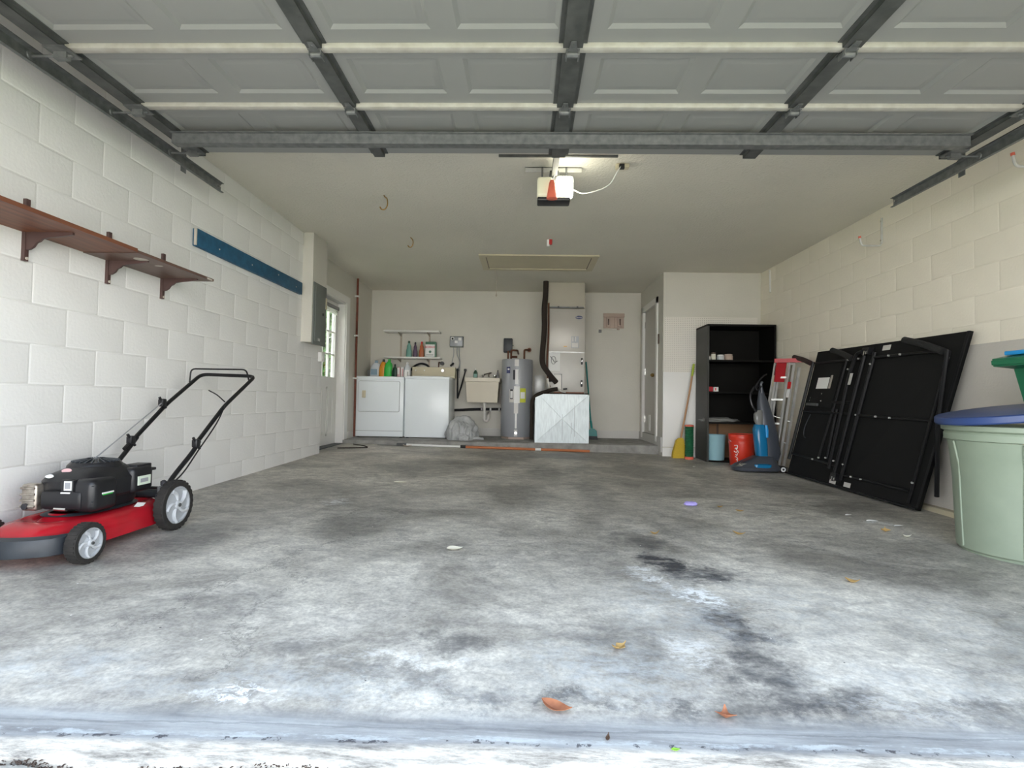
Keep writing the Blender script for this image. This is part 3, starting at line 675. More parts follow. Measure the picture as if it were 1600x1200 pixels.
# attic hatch
ah = thing('attic_hatch', (0.13, 6.9, ZC), 'beige attic hatch with trim let into the ceiling', 'hatch')
B('hatch_trim', ah, 'cream', (-0.62, 0.88, 6.54, 6.62, ZC-0.018, ZC), (-0.62, 0.88, 7.22, 7.30, ZC-0.018, ZC), (-0.62, -0.54, 6.62, 7.22, ZC-0.018, ZC), (0.80, 0.88, 6.62, 7.22, ZC-0.018, ZC))
B('hatch_panel', ah, 'cream', (-0.53, 0.79, 6.63, 7.21, ZC-0.010, ZC))
B('hatch_gap', ah, 'brown', (-0.54, -0.53, 6.62, 7.22, ZC-0.012, ZC), (0.79, 0.80, 6.62, 7.22, ZC-0.012, ZC), (-0.54, 0.80, 6.62, 6.63, ZC-0.012, ZC))
pc = thing('pull_string', (-0.44, 7.2, ZC-0.02), 'thin pull string hanging from the attic hatch', 'string')
T('string', pc, 'ftan', [(-0.44, 7.2, ZC-0.01), (-0.43, 7.2, 2.25)], 0.0035, seg=6)
L('bead', pc, 'ftan', [(0.004, 0.02), (0.012, 0), (0.004, -0.02)], (-0.43, 7.2, 2.24), seg=8)
ct = thing('ceiling_clip', (0.245, 5.93, ZC), 'small red and white clip on the ceiling between opener and hatch', 'clip')
B('clip_base', ct, 'label', (0.205, 0.235, 5.91, 5.95, ZC-0.075, ZC), bev=0.003)
B('red_tab', ct, 'redm', (0.23, 0.265, 5.905, 5.945, ZC-0.055, ZC), bev=0.003)

# ------------------------------------------------------------ left wall: shelf, board, electrical chase
sh = thing('wall_shelf', (XL, 2.6, 1.60), 'long brown wooden shelf on four dark brackets along the left wall', 'shelf')
B('shelf_board', sh, 'wood', (XL, -2.165, 0.9, 2.86, 1.604, 1.624), label='reddish wooden shelf board')
B('shelf_board', sh, 'woodb', (XL, -2.165, 2.865, 3.575, 1.600, 1.616), label='dark brown laminate shelf board')
bm = bm_new(); box(bm, (-2.168, 3.53, 1.606), (0.008, 0.06, 0.012), bev=0.002); obj('chipped_edge', bm, 'chip', sh)
for cy, rx, ry in ((3.0, 0.07, 0.035), (3.15, 0.05, 0.012)):
    bm = bm_new(); lathe(bm, [(1, 0), (1, 0.001)], seg=14); bmesh.ops.scale(bm, vec=(rx*0.5, ry*1.2, 1), verts=bm.verts); bmesh.ops.translate(bm, vec=(-2.25, cy, 1.5992), verts=bm.verts)
    obj('bare_patch', bm, 'chip', sh)
def bracket(y):
    bm = bm_new(); w = 0.011
    bxx(bm, XL, XL+0.018, y-w, y+w, 1.462, 1.768)
    br = obj('bracket', bm, 'bracket', sh)
    bm = bm_new()
    prof = [(XL+0.018, 1.604), (XL+0.25, 1.604), (XL+0.25, 1.592), (XL+0.20, 1.584), (XL+0.14, 1.578), (XL+0.10, 1.572), (XL+0.085, 1.558), (XL+0.07, 1.552), (XL+0.055, 1.53), (XL+0.035, 1.518), (XL+0.018, 1.516)]
    prism(bm, prof, 'Y', y-0.006, y+0.006)
    obj('bracket_arm', bm, 'bracket', br)
    bm = bm_new(); cyl(bm, (XL+0.018, y, 1.475), (XL+0.024, y, 1.475), 0.007, seg=8); obj('screw', bm, 'chip', br)
for y in (1.95, 2.517, 3.033, 3.50): bracket(y)
bb_ = thing('blue_board', (XL, 4.75, 1.98), 'long blue painted board fixed flat on the left wall', 'board')
B('board', bb_, 'blue', (XL, XL+0.035, 3.815, 5.655, 1.918, 2.048), bev=0.003)
B('bare_end', bb_, 'chip', (XL+0.016, XL+0.034, 3.806, 3.816, 1.922, 2.045))
for y in (4.1, 4.6, 5.1, 5.5):
    bm = bm_new(); cyl(bm, (XL+0.034, y, 1.985+0.02*math.sin(y*9)), (XL+0.038, y, 1.985+0.02*math.sin(y*9)), 0.006, seg=8); obj('screw', bm, 'chip', bb_)
B('trim_4', None, 'plaster', (XL, XL+0.115, 5.73, 6.13, 1.415, ZC), kind='structure')
ep = thing('electrical_panel', (-2.365, 5.93, 1.4), 'grey electrical panel with yellow sticker on the white chase', 'electrical panel')
B('cabinet', ep, 'panelg', (-2.366, -2.352, 5.75, 6.11, 1.395, 2.085), bev=0.003)
B('panel_door', ep, 'panelg', (-2.353, -2.343, 5.78, 6.075, 1.43, 2.05), bev=0.003)
B('latch', ep, 'ink', (-2.343, -2.336, 5.98, 6.0, 1.74, 1.77)); B('plate', ep, 'alu', (-2.343, -2.341, 5.86, 5.92, 1.44, 1.47))
B('yellow_sticker', ep, 'cream', (-2.343, -2.340, 6.06, 6.10, 1.83, 1.96))
sb = thing('switch_box', (-2.46, 6.28, 1.3), 'small white switch box below the electrical panel', 'switch')
B('box', sb, 'whitepaint', (XL, XL+0.045, 6.22, 6.32, 1.235, 1.345), bev=0.004)
B('rocker', sb, 'label', (XL+0.045, XL+0.05, 6.25, 6.28, 1.27, 1.31))

# hooks on the right wall
def rhook(y, ztop, zbot, lb):
    t = thing('storage_hook', (XR, y, zbot), lb, 'hook')
    T('hook_bar', t, 'alu', rounded([(XR-0.008, y, ztop), (XR-0.008, y, zbot), (XR-0.19, y, zbot+0.0), (XR-0.205, y, zbot+0.075)], 0.03), 0.0085)
    T('rubber_tip', t, 'coral', [(XR-0.204, y, zbot+0.068), (XR-0.207, y, zbot+0.086)], 0.0115)
    for z in (ztop-0.03, zbot+0.05):
        bm = bm_new(); cyl(bm, (XR-0.02, y, z), (XR-0.012, y, z), 0.007, seg=8); obj('screw', bm, 'chrome', t)
rhook(4.87, 2.53, 2.275, 'steel storage hook high on the right wall, farther back')
rhook(3.35, 2.56, 2.33, 'steel storage hook high on the right wall, cut off by the photo edge')
o = T('wall_filler', None, 'whitepaint', [(XR-0.002, 7.1, 2.60), (XR-0.002, 7.08, 2.30)], 0.014, at=(XR, 7.1, 2.3)); tag(o, 'thin white caulk strip high in the right back corner', 'trim')

# ------------------------------------------------------------ corner pipe
cp = thing('corner_pipe', (-2.56, 7.98, ZS), 'rusty red brown pipe running up the left back corner', 'pipe')
T('pipe', cp, 'rust', [(-2.595, 7.98, 0.22), (-2.595, 7.98, ZC)], 0.017)
for z in (2.35, 1.75, 1.1): B('pipe_clamp', cp, 'whitepaint', (-2.63, -2.57, 7.955, 8.005, z-0.012, z+0.012))

# ------------------------------------------------------------ dryer and washer
dr = thing('clothes_dryer', (-2.25, 8.4, ZS), 'white front loading clothes dryer with beige door handle', 'dryer')
X0, X1, YF = -2.615, -1.875, 8.06; ZT = 1.14
B('cabinet', dr, 'white', (X0, X1, YF, YF+0.60, ZS+0.015, ZT-0.03), bev=0.008)
B('worktop', dr, 'white', (X0-0.004, X1+0.004, YF-0.012, YF+0.62, ZT-0.045, ZT), bev=0.012)
bm = bm_new(); 
pts = rounded([(X0+0.045, 0.60), (X0+0.045, ZT-0.07), (X1-0.055, ZT-0.07), (X1-0.055, 0.60)], 0.03, closed=True) if False else None
def rrect(x0, x1, z0, z1, r, n=4):
    out = []
    for cx, cz, a in ((x1-r, z1-r, 0), (x0+r, z1-r, PI/2), (x0+r, z0+r, PI), (x1-r, z0+r, 1.5*PI)):
        for k in range(n+1): t = a+PI/2*k/n; out.append((cx+r*math.cos(t), cz+r*math.sin(t)))
    return out
a = rrect(X0+0.045, X1-0.06, 0.60, ZT-0.075, 0.025); b = rrect(X0+0.053, X1-0.068, 0.608, ZT-0.083, 0.02)
loft(bm, [[(x, YF, z) for x, z in a], [(x, YF-0.012, z) for x, z in a], [(x, YF-0.018, z) for x, z in b]])
dd = obj('door', bm, 'white', dr)
bm = bm_new(); a2 = rrect(X0+0.040, X1-0.055, 0.595, ZT-0.07, 0.03); 
loft(bm, [[(x, YF-0.001, z) for x, z in a2], [(x, YF-0.003, z) for x, z in a2]]); obj('door_gap', bm, 'grey', dr)
B('handle', dd, 'cream', (X0+0.11, X0+0.165, YF-0.04, YF-0.017, 0.81, 0.92), bev=0.008)
B('kick_seam', dr, 'grey', (X0+0.01, X1-0.01, YF-0.001, YF+0.004, 0.305, 0.309))
B('console', dr, 'grey', (X0+0.02, X1-0.02, YF+0.50, YF+0.60, ZT, ZT+0.12), bev=0.01)
for x in (X0+0.04, X1-0.04): L('foot', dr, 'black', [(0.02, 0), (0.02, 0.02)], (x, YF+0.05, ZS), seg=10); L('foot', dr, 'black', [(0.02, 0), (0.02, 0.02)], (x, YF+0.62, ZS), seg=10)
ws_ = thing('washing_machine', (-1.52, 8.4, ZS), 'white top loading washing machine with beige console', 'washing machine')
X0, X1 = -1.855, -1.175; ZT = 1.148
B('cabinet', ws_, 'white', (X0, X1, YF, YF+0.64, ZS+0.012, ZT-0.03), bev=0.012)
B('top', ws_, 'white', (X0-0.003, X1+0.003, YF-0.01, YF+0.66, ZT-0.04, ZT), bev=0.012)
B('lid', ws_, 'white', (X0+0.1, X1-0.1, YF+0.05, YF+0.45, ZT, ZT+0.008), bev=0.003)
bm = bm_new(); prism(bm, [(8.56, ZT), (8.58, ZT+0.175), (8.66, ZT+0.18), (8.72, ZT)], 'X', -1.862, -1.16); co = obj('console', bm, 'cream', ws_)
for x, r in ((-1.80, 0.011), (-1.66, 0.011)):
    bm = bm_new(); cyl(bm, (x, 8.58, ZT+0.12), (x, 8.555, ZT+0.12), r, seg=12); obj('knob', bm, 'whitepaint', co)
bm = bm_new(); cyl(bm, (-1.36, 8.58, ZT+0.12), (-1.36, 8.565, ZT+0.12), 0.05, seg=24); dl = obj('dial', bm, 'cream', co)
bm = bm_new(); cyl(bm, (-1.36, 8.566, ZT+0.12), (-1.36, 8.54, ZT+0.12), 0.024, seg=16); obj('dial_knob', bm, 'chrome', dl)
B('console_trim', co, 'paper', (-1.86, -1.165, 8.553, 8.566, ZT+0.02, ZT+0.03))
for x in (X0+0.04, X1-0.04): L('foot', ws_, 'black', [(0.02, 0), (0.02, 0.02)], (x, YF+0.05, ZS), seg=10); L('foot', ws_, 'black', [(0.02, 0), (0.02, 0.02)], (x, YF+0.6, ZS), seg=10)
o = T('drain_hose', None, 'black', smoothpath([(-1.955, 8.80, 1.0), (-1.955, 8.80, 1.22), (-1.89, 8.79, 1.33), (-1.77, 8.785, 1.39), (-1.65, 8.785, 1.36), (-1.60, 8.79, 1.26)]), 0.017, at=(-1.8, 8.78, 1.2))
tag(o, 'black drain hose arching behind the washing machine console', 'hose')

# ------------------------------------------------------------ bottles and boxes
def bottle(name, x, y, z, w, h, mt, capm, label, cat='bottle', d=None, lab=None, kind='std', group=None):
    t = thing(name, (x, y, z), label, cat, group); d = d or w*0.6
    def rr(sw, sd, hh, ox=0): return [(x+ox+sw/2*math.copysign(abs(math.cos(a))**0.6, math.cos(a)), y+sd/2*math.copysign(abs(math.sin(a))**0.6, math.sin(a)), z+hh) for a in [2*PI*k/16 for k in range(16)]]
    ch = h*0.14
    bm = bm_new()
    if kind == 'std': pr = [(0.92, 0), (1, 0.03*h), (1, h*0.55), (0.85, h*0.68), (0.42, h*0.8), (0.36, h-ch)]
    elif kind == 'tall': pr = [(0.9, 0), (1, 0.03*h), (0.95, h*0.4), (0.7, h*0.55), (0.72, h*0.68), (0.4, h*0.8), (0.34, h-ch)]
    elif kind == 'jug': pr = [(0.95, 0), (1, 0.03*h), (1, h*0.5), (0.9, h*0.66), (0.66, h*0.78), (0.36, h*0.87), (0.32, h-ch)]
    ox = 0.12*w if kind == 'jug' else 0
    loft(bm, [rr(w*f, d*max(f, 0.55 if f > .5 else f), hh, ox*(hh/h)**2*1.6) for f, hh in pr])
    obj('body', bm, mt, t)
    bm = bm_new(); lathe(bm, [(w*0.19, h-ch-0.002), (w*0.2, h-ch*0.9), (w*0.18, h-0.002), (w*0.10, h)], (x+ox*1.5, y, z), seg=12); obj('cap', bm, capm, t)
    if kind == 'jug':
        T('handle', t, mt, smoothpath([(x+w*0.40, y, z+h*0.80), (x+w*0.53, y, z+h*0.66), (x+w*0.5, y, z+h*0.42)]), w*0.07)
    if lab: B('bottle_label', t, lab, (x-w*0.36, x+w*0.36, y-d/2-0.002, y-d/2+0.004, z+h*0.14, z+h*0.48))
    return t
ZD = 1.14
bottle('bleach_jug', -2.44, 8.45, ZD, 0.145, 0.27, 'jug', 'labelb', 'white jug with blue label at the left end of the dryer top', 'jug', kind='jug', lab='labelb')
bottle('detergent_bottle', -2.31, 8.43, ZD, 0.105, 0.29, 'amber', 'black', 'orange bottle with black cap on the dryer', kind='jug')
bottle('detergent_bottle', -2.215, 8.40, ZD, 0.12, 0.29, 'green', 'green', 'bright green bottle on the dryer, beside the orange one', kind='jug')
bottle('cleaner_bottle', -2.13, 8.52, ZD, 0.075, 0.22, 'dkgreen', 'black', 'dark green bottle partly hidden by the bright green one')
t = thing('dryer_sheet_box', (-2.03, 8.42, ZD), 'pink and white carton on the dryer, left of its twin', 'carton'); B('carton', t, 'pink', (-2.062, -2.018, 8.39, 8.46, ZD, ZD+0.165), bev=0.003); B('print', t, 'label', (-2.058, -2.03, 8.388, 8.391, ZD+0.05, ZD+0.15))
t = thing('dryer_sheet_box', (-1.98, 8.42, ZD), 'pink and white carton on the dryer, right one beside the clear bottle', 'carton'); B('carton', t, 'label', (-2.006, -1.962, 8.40, 8.47, ZD, ZD+0.165), bev=0.003); B('print', t, 'pink', (-1.99, -1.966, 8.398, 8.401, ZD+0.02, ZD+0.14))
bottle('spray_bottle', -1.90, 8.40, ZD, 0.105, 0.25, 'wheel', 'label', 'clear grey bottle with white label at the right of the dryer top', lab='label')
o = B('white_stand', None, 'label', (-1.93, -1.88, 8.30, 8.36, ZD, ZD+0.09), bev=0.003, at=(-1.905, 8.33, ZD)); tag(o, 'small white packet in front of the clear bottle', 'packet')
# wall shelf unit
su = thing('laundry_shelf', (-1.9, 8.7, 1.47), 'two tier white wall shelf on metal standards above the dryer', 'shelf')
B('shelf_board', su, 'whitepaint', (-2.35, -1.44, 8.58, 8.83, 1.895, 1.925), bev=0.004)
B('shelf_board', su, 'whitepaint', (-2.33, -1.41, 8.58, 8.83, 1.462, 1.488), bev=0.004)
for x, z0 in ((-2.115, 1.47), (-1.635, 1.30)):
    st_ = B('standard', su, 'ftan', (x-0.014, x+0.014, 8.825, 8.84, z0, 1.92))
    for z in (1.895, 1.462):
        bm = bm_new(); prism(bm, [(8.83, z), (8.62, z), (8.62, z-0.012), (8.83, z-0.05)], 'X', x-0.006, x+0.006); obj('shelf_bracket', bm, 'ftan', st_)
ZB = 1.488
bottle('mouthwash_bottle', -1.945, 8.68, ZB, 0.095, 0.27, 'aqua', 'dkgreen', 'pale green bottle on the laundry shelf', kind='tall')
bottle('cleaner_bottle', -1.84, 8.68, ZB, 0.075, 0.25, 'purple', 'ink', 'dark purple bottle on the laundry shelf', kind='tall')
bottle('cleaner_bottle', -1.735, 8.68, ZB, 0.085, 0.26, 'rusto', 'redm', 'orange brown bottle on the laundry shelf beside the soap box', kind='tall')
t = thing('soap_powder_box', (-1.58, 8.68, ZB), 'white and green soap powder box with red lettering on the laundry shelf', 'box')
B('carton', t, 'boxg', (-1.665, -1.495, 8.63, 8.75, ZB, ZB+0.255), bev=0.003)
B('front_print', t, 'label', (-1.665, -1.51, 8.626, 8.631, ZB+0.01, ZB+0.21))
text('BORAX', 0.05, face_cam((-1.587, 8.624, ZB+0.165)), 'redtxt', t)
L('emblem', t, 'boxg', [(0.022, 0), (0.022, 0.002)], (-1.585, 8.624, ZB+0.09), axis='Y', seg=14)
B('print_line', t, 'grey', (-1.645, -1.53, 8.624, 8.627, ZB+0.03, ZB+0.037), (-1.645, -1.53, 8.624, 8.627, ZB+0.045, ZB+0.05))
# wall timer box with cables
wt = thing('wall_timer', (-1.17, 8.82, 1.66), 'grey wall timer box with round dial and hanging cables', 'timer')
B('housing', wt, 'panelg', (-1.285, -1.06, 8.76, 8.84, 1.675, 1.855), bev=0.006)
B('faceplate', wt, 'heater', (-1.275, -1.07, 8.752, 8.762, 1.69, 1.845), bev=0.003)
bm = bm_new(); cyl(bm, (-1.235, 8.755, 1.81), (-1.235, 8.735, 1.81), 0.03, seg=16); obj('dial', bm, 'label', wt)
bm = bm_new(); cyl(bm, (-1.235, 8.736, 1.81), (-1.235, 8.728, 1.81), 0.016, seg=12); obj('dial_cap', bm, 'ink', wt)
B('sticker', wt, 'label', (-1.20, -1.15, 8.749, 8.753, 1.74, 1.78), (-1.14, -1.09, 8.749, 8.753, 1.78, 1.83))
for i, (x, z1, dx_) in enumerate(((-1.225, 1.36, -0.02), (-1.165, 1.22, 0.05), (-1.13, 1.16, 0.02))):
    T('cable', wt, 'heater', smoothpath([(x, 8.80, 1.69), (x+0.004, 8.80, 1.55), (x+dx_, 8.80, 1.42), (x+0.01, 8.80, z1)]), 0.006, seg=6)
hs = thing('washer_hoses', (-1.15, 8.78, 1.0), 'pair of black water hoses hanging in a V beside the washing machine', 'hose')
for x0 in (-1.145, -1.02):
    T('hose', hs, 'black', smoothpath([(x0, 8.82, 1.30), (x0, 8.79, 1.27), (x0*0.55-1.14*0.45, 8.78, 1.05), (-1.14, 8.79, 0.82)]), 0.013)
    B('valve', hs, 'black', (x0-0.02, x0+0.02, 8.78, 8.84, 1.275, 1.315), bev=0.006)
vb = thing('water_valves', (-1.4, 8.8, 1.38), 'black shutoff valves on the wall behind the washer console', 'valve')
bm = bm_new(); cyl(bm, (-1.41, 8.84, 1.40), (-1.41, 8.76, 1.40), 0.032, seg=16); obj('valve_wheel', bm, 'black', vb)
T('valve_pipe', vb, 'copper', [(-1.47, 8.83, 1.42), (-1.47, 8.81, 1.34)], 0.01)
T('valve_lever', vb, 'black', [(-1.27, 8.80, 1.36), (-1.215, 8.79, 1.41)], 0.018)
T('valve_stub', vb, 'copper', [(-1.44, 8.82, 1.42), (-1.47, 8.82, 1.42)], 0.009)

# ------------------------------------------------------------ utility sink
sk = thing('utility_sink', (-0.685, 8.5, 0.8), 'beige wall hung utility sink with exposed white drain', 'sink')
bm = bm_new()
def rect(x0, x1, y0, y1, z): return [(x0, y0, z), (x1, y0, z), (x1, y1, z), (x0, y1, z)]
loft(bm, [rect(-0.93, -0.455, 8.34, 8.80, 0.765), rect(-0.953, -0.432, 8.305, 8.835, 1.085), rect(-0.963, -0.418, 8.29, 8.838, 1.09), rect(-0.963, -0.418, 8.29, 8.838, 1.15),
          rect(-0.925, -0.455, 8.33, 8.73, 1.15), rect(-0.90, -0.48, 8.37, 8.72, 0.80)])
obj('basin', bm, 'sink', sk)
T('drain_pipe', sk, 'pvc', [(-0.665, 8.5, 0.77), (-0.665, 8.5, 0.50)], 0.022)
T('trap', sk, 'pvc', smoothpath([(-0.665, 8.5, 0.60), (-0.665, 8.5, 0.49), (-0.64, 8.52, 0.465), (-0.61, 8.56, 0.49), (-0.61, 8.6, 0.56), (-0.61, 8.80, 0.60)]), 0.021)
for z in (0.60, 0.52): L('trap_nut', sk, 'pvc', [(0.03, -0.014), (0.03, 0.014)], (-0.665, 8.5, z), seg=10)
fc = thing('faucet', (-0.6, 8.70, 1.15), 'worn chrome faucet at the back of the utility sink', 'faucet')
B('faucet_base', fc, 'chrome', (-0.74, -0.54, 8.76, 8.82, 1.15, 1.18), bev=0.01)
T('spout', fc, 'chrome', smoothpath([(-0.62, 8.78, 1.17), (-0.62, 8.76, 1.23), (-0.58, 8.70, 1.25), (-0.68, 8.62, 1.22), (-0.70, 8.60, 1.20)]), 0.012)
for x in (-0.72, -0.53): L('tap_handle', fc, 'chrome', [(0.012, 0), (0.02, 0.03), (0.02, 0.05), (0.008, 0.055)], (x, 8.78, 1.17), seg=10)
o = bottle('dish_soap_bottle', -0.845, 8.76, 1.15, 0.07, 0.17, 'dkgreen', 'label', 'dark bottle standing at the back left of the utility sink', lab='aqua')
o = bottle('hand_soap_bottle', -0.475, 8.77, 1.15, 0.05, 0.15, 'grey', 'ink', 'small grey pump bottle at the right end of the utility sink', kind='tall')
wpz = thing('drain_hose_run', (-0.85, 8.76, 0.64), 'black pipe running along the wall below the utility sink', 'pipe')
T('pipe', wpz, 'black', smoothpath([(-1.30, 8.78, 0.625), (-1.1, 8.77, 0.63), (-0.85, 8.76, 0.645), (-0.38, 8.76, 0.655)]), 0.022)
for x in (-0.73, -0.585, -0.44): L('coupling', wpz, 'alu', [(0.03, -0.014), (0.03, 0.014)], (x, 8.76, 0.65), axis='X', seg=12)

# plastic bag
def blob(name, c, r, seed, amp, mt, parent, fold=0.0):
    random.seed(seed); bm = bm_new(); bmesh.ops.create_icosphere(bm, subdivisions=4, radius=1.0)
    ph = [(Vector((random.gauss(0, 1), random.gauss(0, 1), random.gauss(0, 1))).normalized(), random.uniform(2, 9), random.uniform(0, 6)) for _ in range(10)]
    for v in bm.verts:
        s = sum(abs(math.sin(v.co.dot(d)*f+p))*amp/(1+f*0.25) for d, f, p in ph); v.co *= 0.72+s*0.45
        v.co = Vector((v.co.x*r[0], v.co.y*r[1], v.co.z*r[2]))
        if v.co.z < -r[2]*0.55: v.co.z = -r[2]*0.55
        v.co += Vector(c)
    return obj(name, bm, mt, parent, ang=60)
bg = thing('plastic_bag', (-0.93, 7.98, ZS), 'crumpled grey plastic bag lying beside the washing machine', 'bag')
blob('bag_body', (-0.95, 8.0, ZS+0.11), (0.17, 0.15, 0.17), 3, 0.55, 'bag', bg)
blob('bag_lobe', (-1.02, 7.88, ZS+0.06), (0.085, 0.08, 0.11), 8, 0.7, 'bag', bg)
blob('bag_lobe', (-0.93, 7.84, ZS+0.07), (0.04, 0.05, 0.13), 14, 0.7, 'bag', bg)
blob('bag_lobe', (-0.86, 7.86, ZS+0.06), (0.05, 0.05, 0.11), 18, 0.7, 'bag', bg)
blob('bag_knot', (-0.91, 7.77, ZS+0.03), (0.06, 0.045, 0.05), 5, 0.6, 'bag', bg)
blob('bag_tail', (-0.74, 7.92, ZS+0.02), (0.09, 0.035, 0.025), 6, 0.4, 'bag', bg)

# ------------------------------------------------------------ water heater
wh = thing('water_heater', (-0.148, 8.42, ZS), 'grey cylindrical water heater with white stripe and yellow label', 'water heater')
cx, cy, rr_ = -0.148, 8.42, 0.247
L('stand', wh, 'rack', [(0.235, 0), (0.235, 0.035)], (cx, cy, ZS), seg=6)
L('tank', wh, 'heater', [(0.24, 0.035), (rr_, 0.045), (rr_, 1.225), (0.242, 1.245), (0.05, 1.255)], (cx, cy, ZS), seg=48)
def curved(name, par, mt, a0, a1, z0, z1, r=rr_+0.0025):
    bm = bm_new(); n = 6; A = []; 
    for rr2 in (r-0.004, r):
        A.append([(cx+rr2*math.sin(a0+(a1-a0)*k/n), cy-rr2*math.cos(a0+(a1-a0)*k/n)) for k in range(n+1)])
    lp = A[0]+A[1][::-1]
    loft(bm, [[(x, y, z0) for x, y in lp], [(x, y, z1) for x, y in lp]]); return obj(name, bm, mt, par)
st1 = -0.02
curved('top_stripe', wh, 'ahul', st1-0.13, st1+0.13, ZS+1.13, ZS+1.235)
curved('upper_cover', wh, 'ink', st1-0.22, st1+0.14, ZS+0.92, ZS+1.07)
curved('white_strip', wh, 'label', st1-0.08, st1+0.12, ZS+0.85, ZS+1.08, rr_+0.006)
curved('instruction_label', wh, 'label', st1-0.14, st1+0.22, ZS+0.56, ZS+0.82)
curved('warning_label', wh, 'ahul', st1-0.44, st1-0.15, ZS+0.57, ZS+0.77)
q = curved('warning_frame', wh, 'ink', st1-0.39, st1-0.21, ZS+0.62, ZS+0.77, rr_+0.004); curved('warning_field', q, 'label', st1-0.37, st1-0.23, ZS+0.635, ZS+0.745, rr_+0.006)
q = curved('energy_label', wh, 'yellow', st1+0.24, st1+0.62, ZS+0.57, ZS+0.79); curved('energy_field', q, 'label', st1+0.27, st1+0.56, ZS+0.63, ZS+0.73, rr_+0.004)
curved('lower_strip', wh, 'ahul', st1-0.13, st1+0.13, ZS+0.40, ZS+0.56, rr_+0.004)
curved('element_cover', wh, 'label', st1-0.06, st1+0.06, ZS+0.17, ZS+0.40, rr_+0.008)
curved('drain_plate', wh, 'ahul', st1-0.10, st1+0.10, ZS+0.05, ZS+0.15)
bm = bm_new(); cyl(bm, (cx-0.003, cy-rr_, ZS+0.10), (cx-0.003, cy-rr_-0.03, ZS+0.10), 0.022, seg=14); obj('drain_valve', bm, 'chrome', wh)
curved('brand_badge', wh, 'navy', st1-0.68, st1-0.42, ZS+1.02, ZS+1.12, rr_+0.003)
curved('badge_stroke', wh, 'label', st1-0.60, st1-0.46, ZS+1.07, ZS+1.095, rr_+0.005)
for x, z in ((-0.24, 1.62), (-0.05, 1.68)):
    pass
T('cold_pipe', wh, 'copper', rounded([(-0.30, 8.5, ZS+1.25), (-0.30, 8.5, 1.60)], 0.02), 0.014)
T('cold_pipe', wh, 'copper', rounded([(-0.25, 8.48, ZS+1.25), (-0.25, 8.48, 1.61), (-0.15, 8.48, 1.605), (-0.14, 8.80, 1.58)], 0.03), 0.016)
T('relief_valve', wh, 'copper', [(-0.24, 8.45, 1.50), (-0.15, 8.45, 1.50)], 0.018)
T('hot_pipe', wh, 'copper', rounded([(-0.04, 8.5, ZS+1.25), (-0.04, 8.5, 1.62), (0.05, 8.6, 1.63), (0.05, 8.83, 1.63)], 0.03), 0.016)
L('pipe_flange', wh, 'copper', [(0.035, 0), (0.035, 0.03), (0.02, 0.035)], (0.04, 8.62, 1.63), axis='Y', seg=14)
ds = thing('disconnect_box', (-0.31, 8.8, 1.6), 'dark grey electrical disconnect box on the wall above the water heater', 'electrical box')
B('enclosure', ds, 'darkgrey', (-0.385, -0.24, 8.72, 8.84, 1.595, 1.83), bev=0.012)
B('cover', ds, 'darkgrey', (-0.38, -0.245, 8.712, 8.722, 1.605, 1.81), bev=0.004)
B('hasp', ds, 'panelg', (-0.24, -0.22, 8.73, 8.76, 1.70, 1.72))

# ------------------------------------------------------------ air handler
ac = thing('air_handler', (0.6, 8.4, ZS), 'tall beige air handler cabinet reaching the ceiling on a galvanised box', 'air handler')
bm = bm_new(); bxx(bm, 0.312, 0.878, 8.08, 8.7, 2.235, ZC, bev=0.012); obj('plenum', bm, 'plenum', ac)
B('plenum_flange', ac, 'galv', (0.33, 0.86, 8.07, 8.09, 2.232, 2.25)); 
for x in (0.47, 0.76): B('flange_clip', ac, 'ink', (x-0.012, x+0.012, 8.06, 8.075, 2.232, 2.255))
B('upper_cabinet', ac, 'ahu', (0.335, 0.885, 8.1, 8.66, 1.555, 2.225), bev=0.006)
B('lower_cabinet', ac, 'ahul', (0.335, 0.885, 8.115, 8.66, 0.945, 1.553), bev=0.006)
B('joint_strip', ac, 'alu', (0.335, 0.885, 8.098, 8.11, 1.548, 1.562)); B('tray_edge', ac, 'copper', (0.42, 0.88, 8.10, 8.12, 0.925, 0.947))
bm = bm_new(); lathe(bm, [(1, 0), (1, 0.004)], axis='Y', seg=24); bmesh.ops.scale(bm, vec=(0.058, 1, 0.026), verts=bm.verts); bmesh.ops.translate(bm, vec=(0.79, 8.094, 2.09), verts=bm.verts)
bd = obj('badge', bm, 'navy', ac, label='dark blue oval badge')
bm = bm_new(); 
text('Carrier', 0.035, face_cam((0.79, 8.0925, 2.09)), 'label', bd)
bm.free()
q = B('rating_label', ac, 'heater', (0.675, 0.79, 8.096, 8.101, 1.62, 1.80)); B('rating_field', q, 'ahul', (0.685, 0.78, 8.094, 8.097, 1.63, 1.70), (0.69, 0.71, 8.094, 8.097, 1.72, 1.79), (0.73, 0.75, 8.094, 8.097, 1.72, 1.79))
B('small_plate', ac, 'brass', (0.56, 0.61, 8.096, 8.101, 1.635, 1.65))
B('wiring_sheet', ac, 'label', (0.342, 0.51, 8.108, 8.116, 1.265, 1.545)); 
T('wiring_scribble', ac, 'grey', [(0.41+0.035*math.cos(a), 8.105, 1.43+0.06*math.sin(a)) for a in [2*PI*k/14 for k in range(14)]], 0.005, seg=6, closed=True)
T('wiring_scribble', ac, 'grey', smoothpath([(0.36, 8.105, 1.49), (0.40, 8.105, 1.44), (0.43, 8.105, 1.40), (0.47, 8.105, 1.42)]), 0.007, seg=6)
for z in (1.42, 1.08):
    t_ = B('latch', ac, 'ink', (0.828, 0.858, 8.10, 8.118, z-0.05, z+0.05), bev=0.008); B('latch_tab', t_, 'chrome', (0.836, 0.852, 8.092, 8.102, z-0.015, z+0.03), bev=0.004)
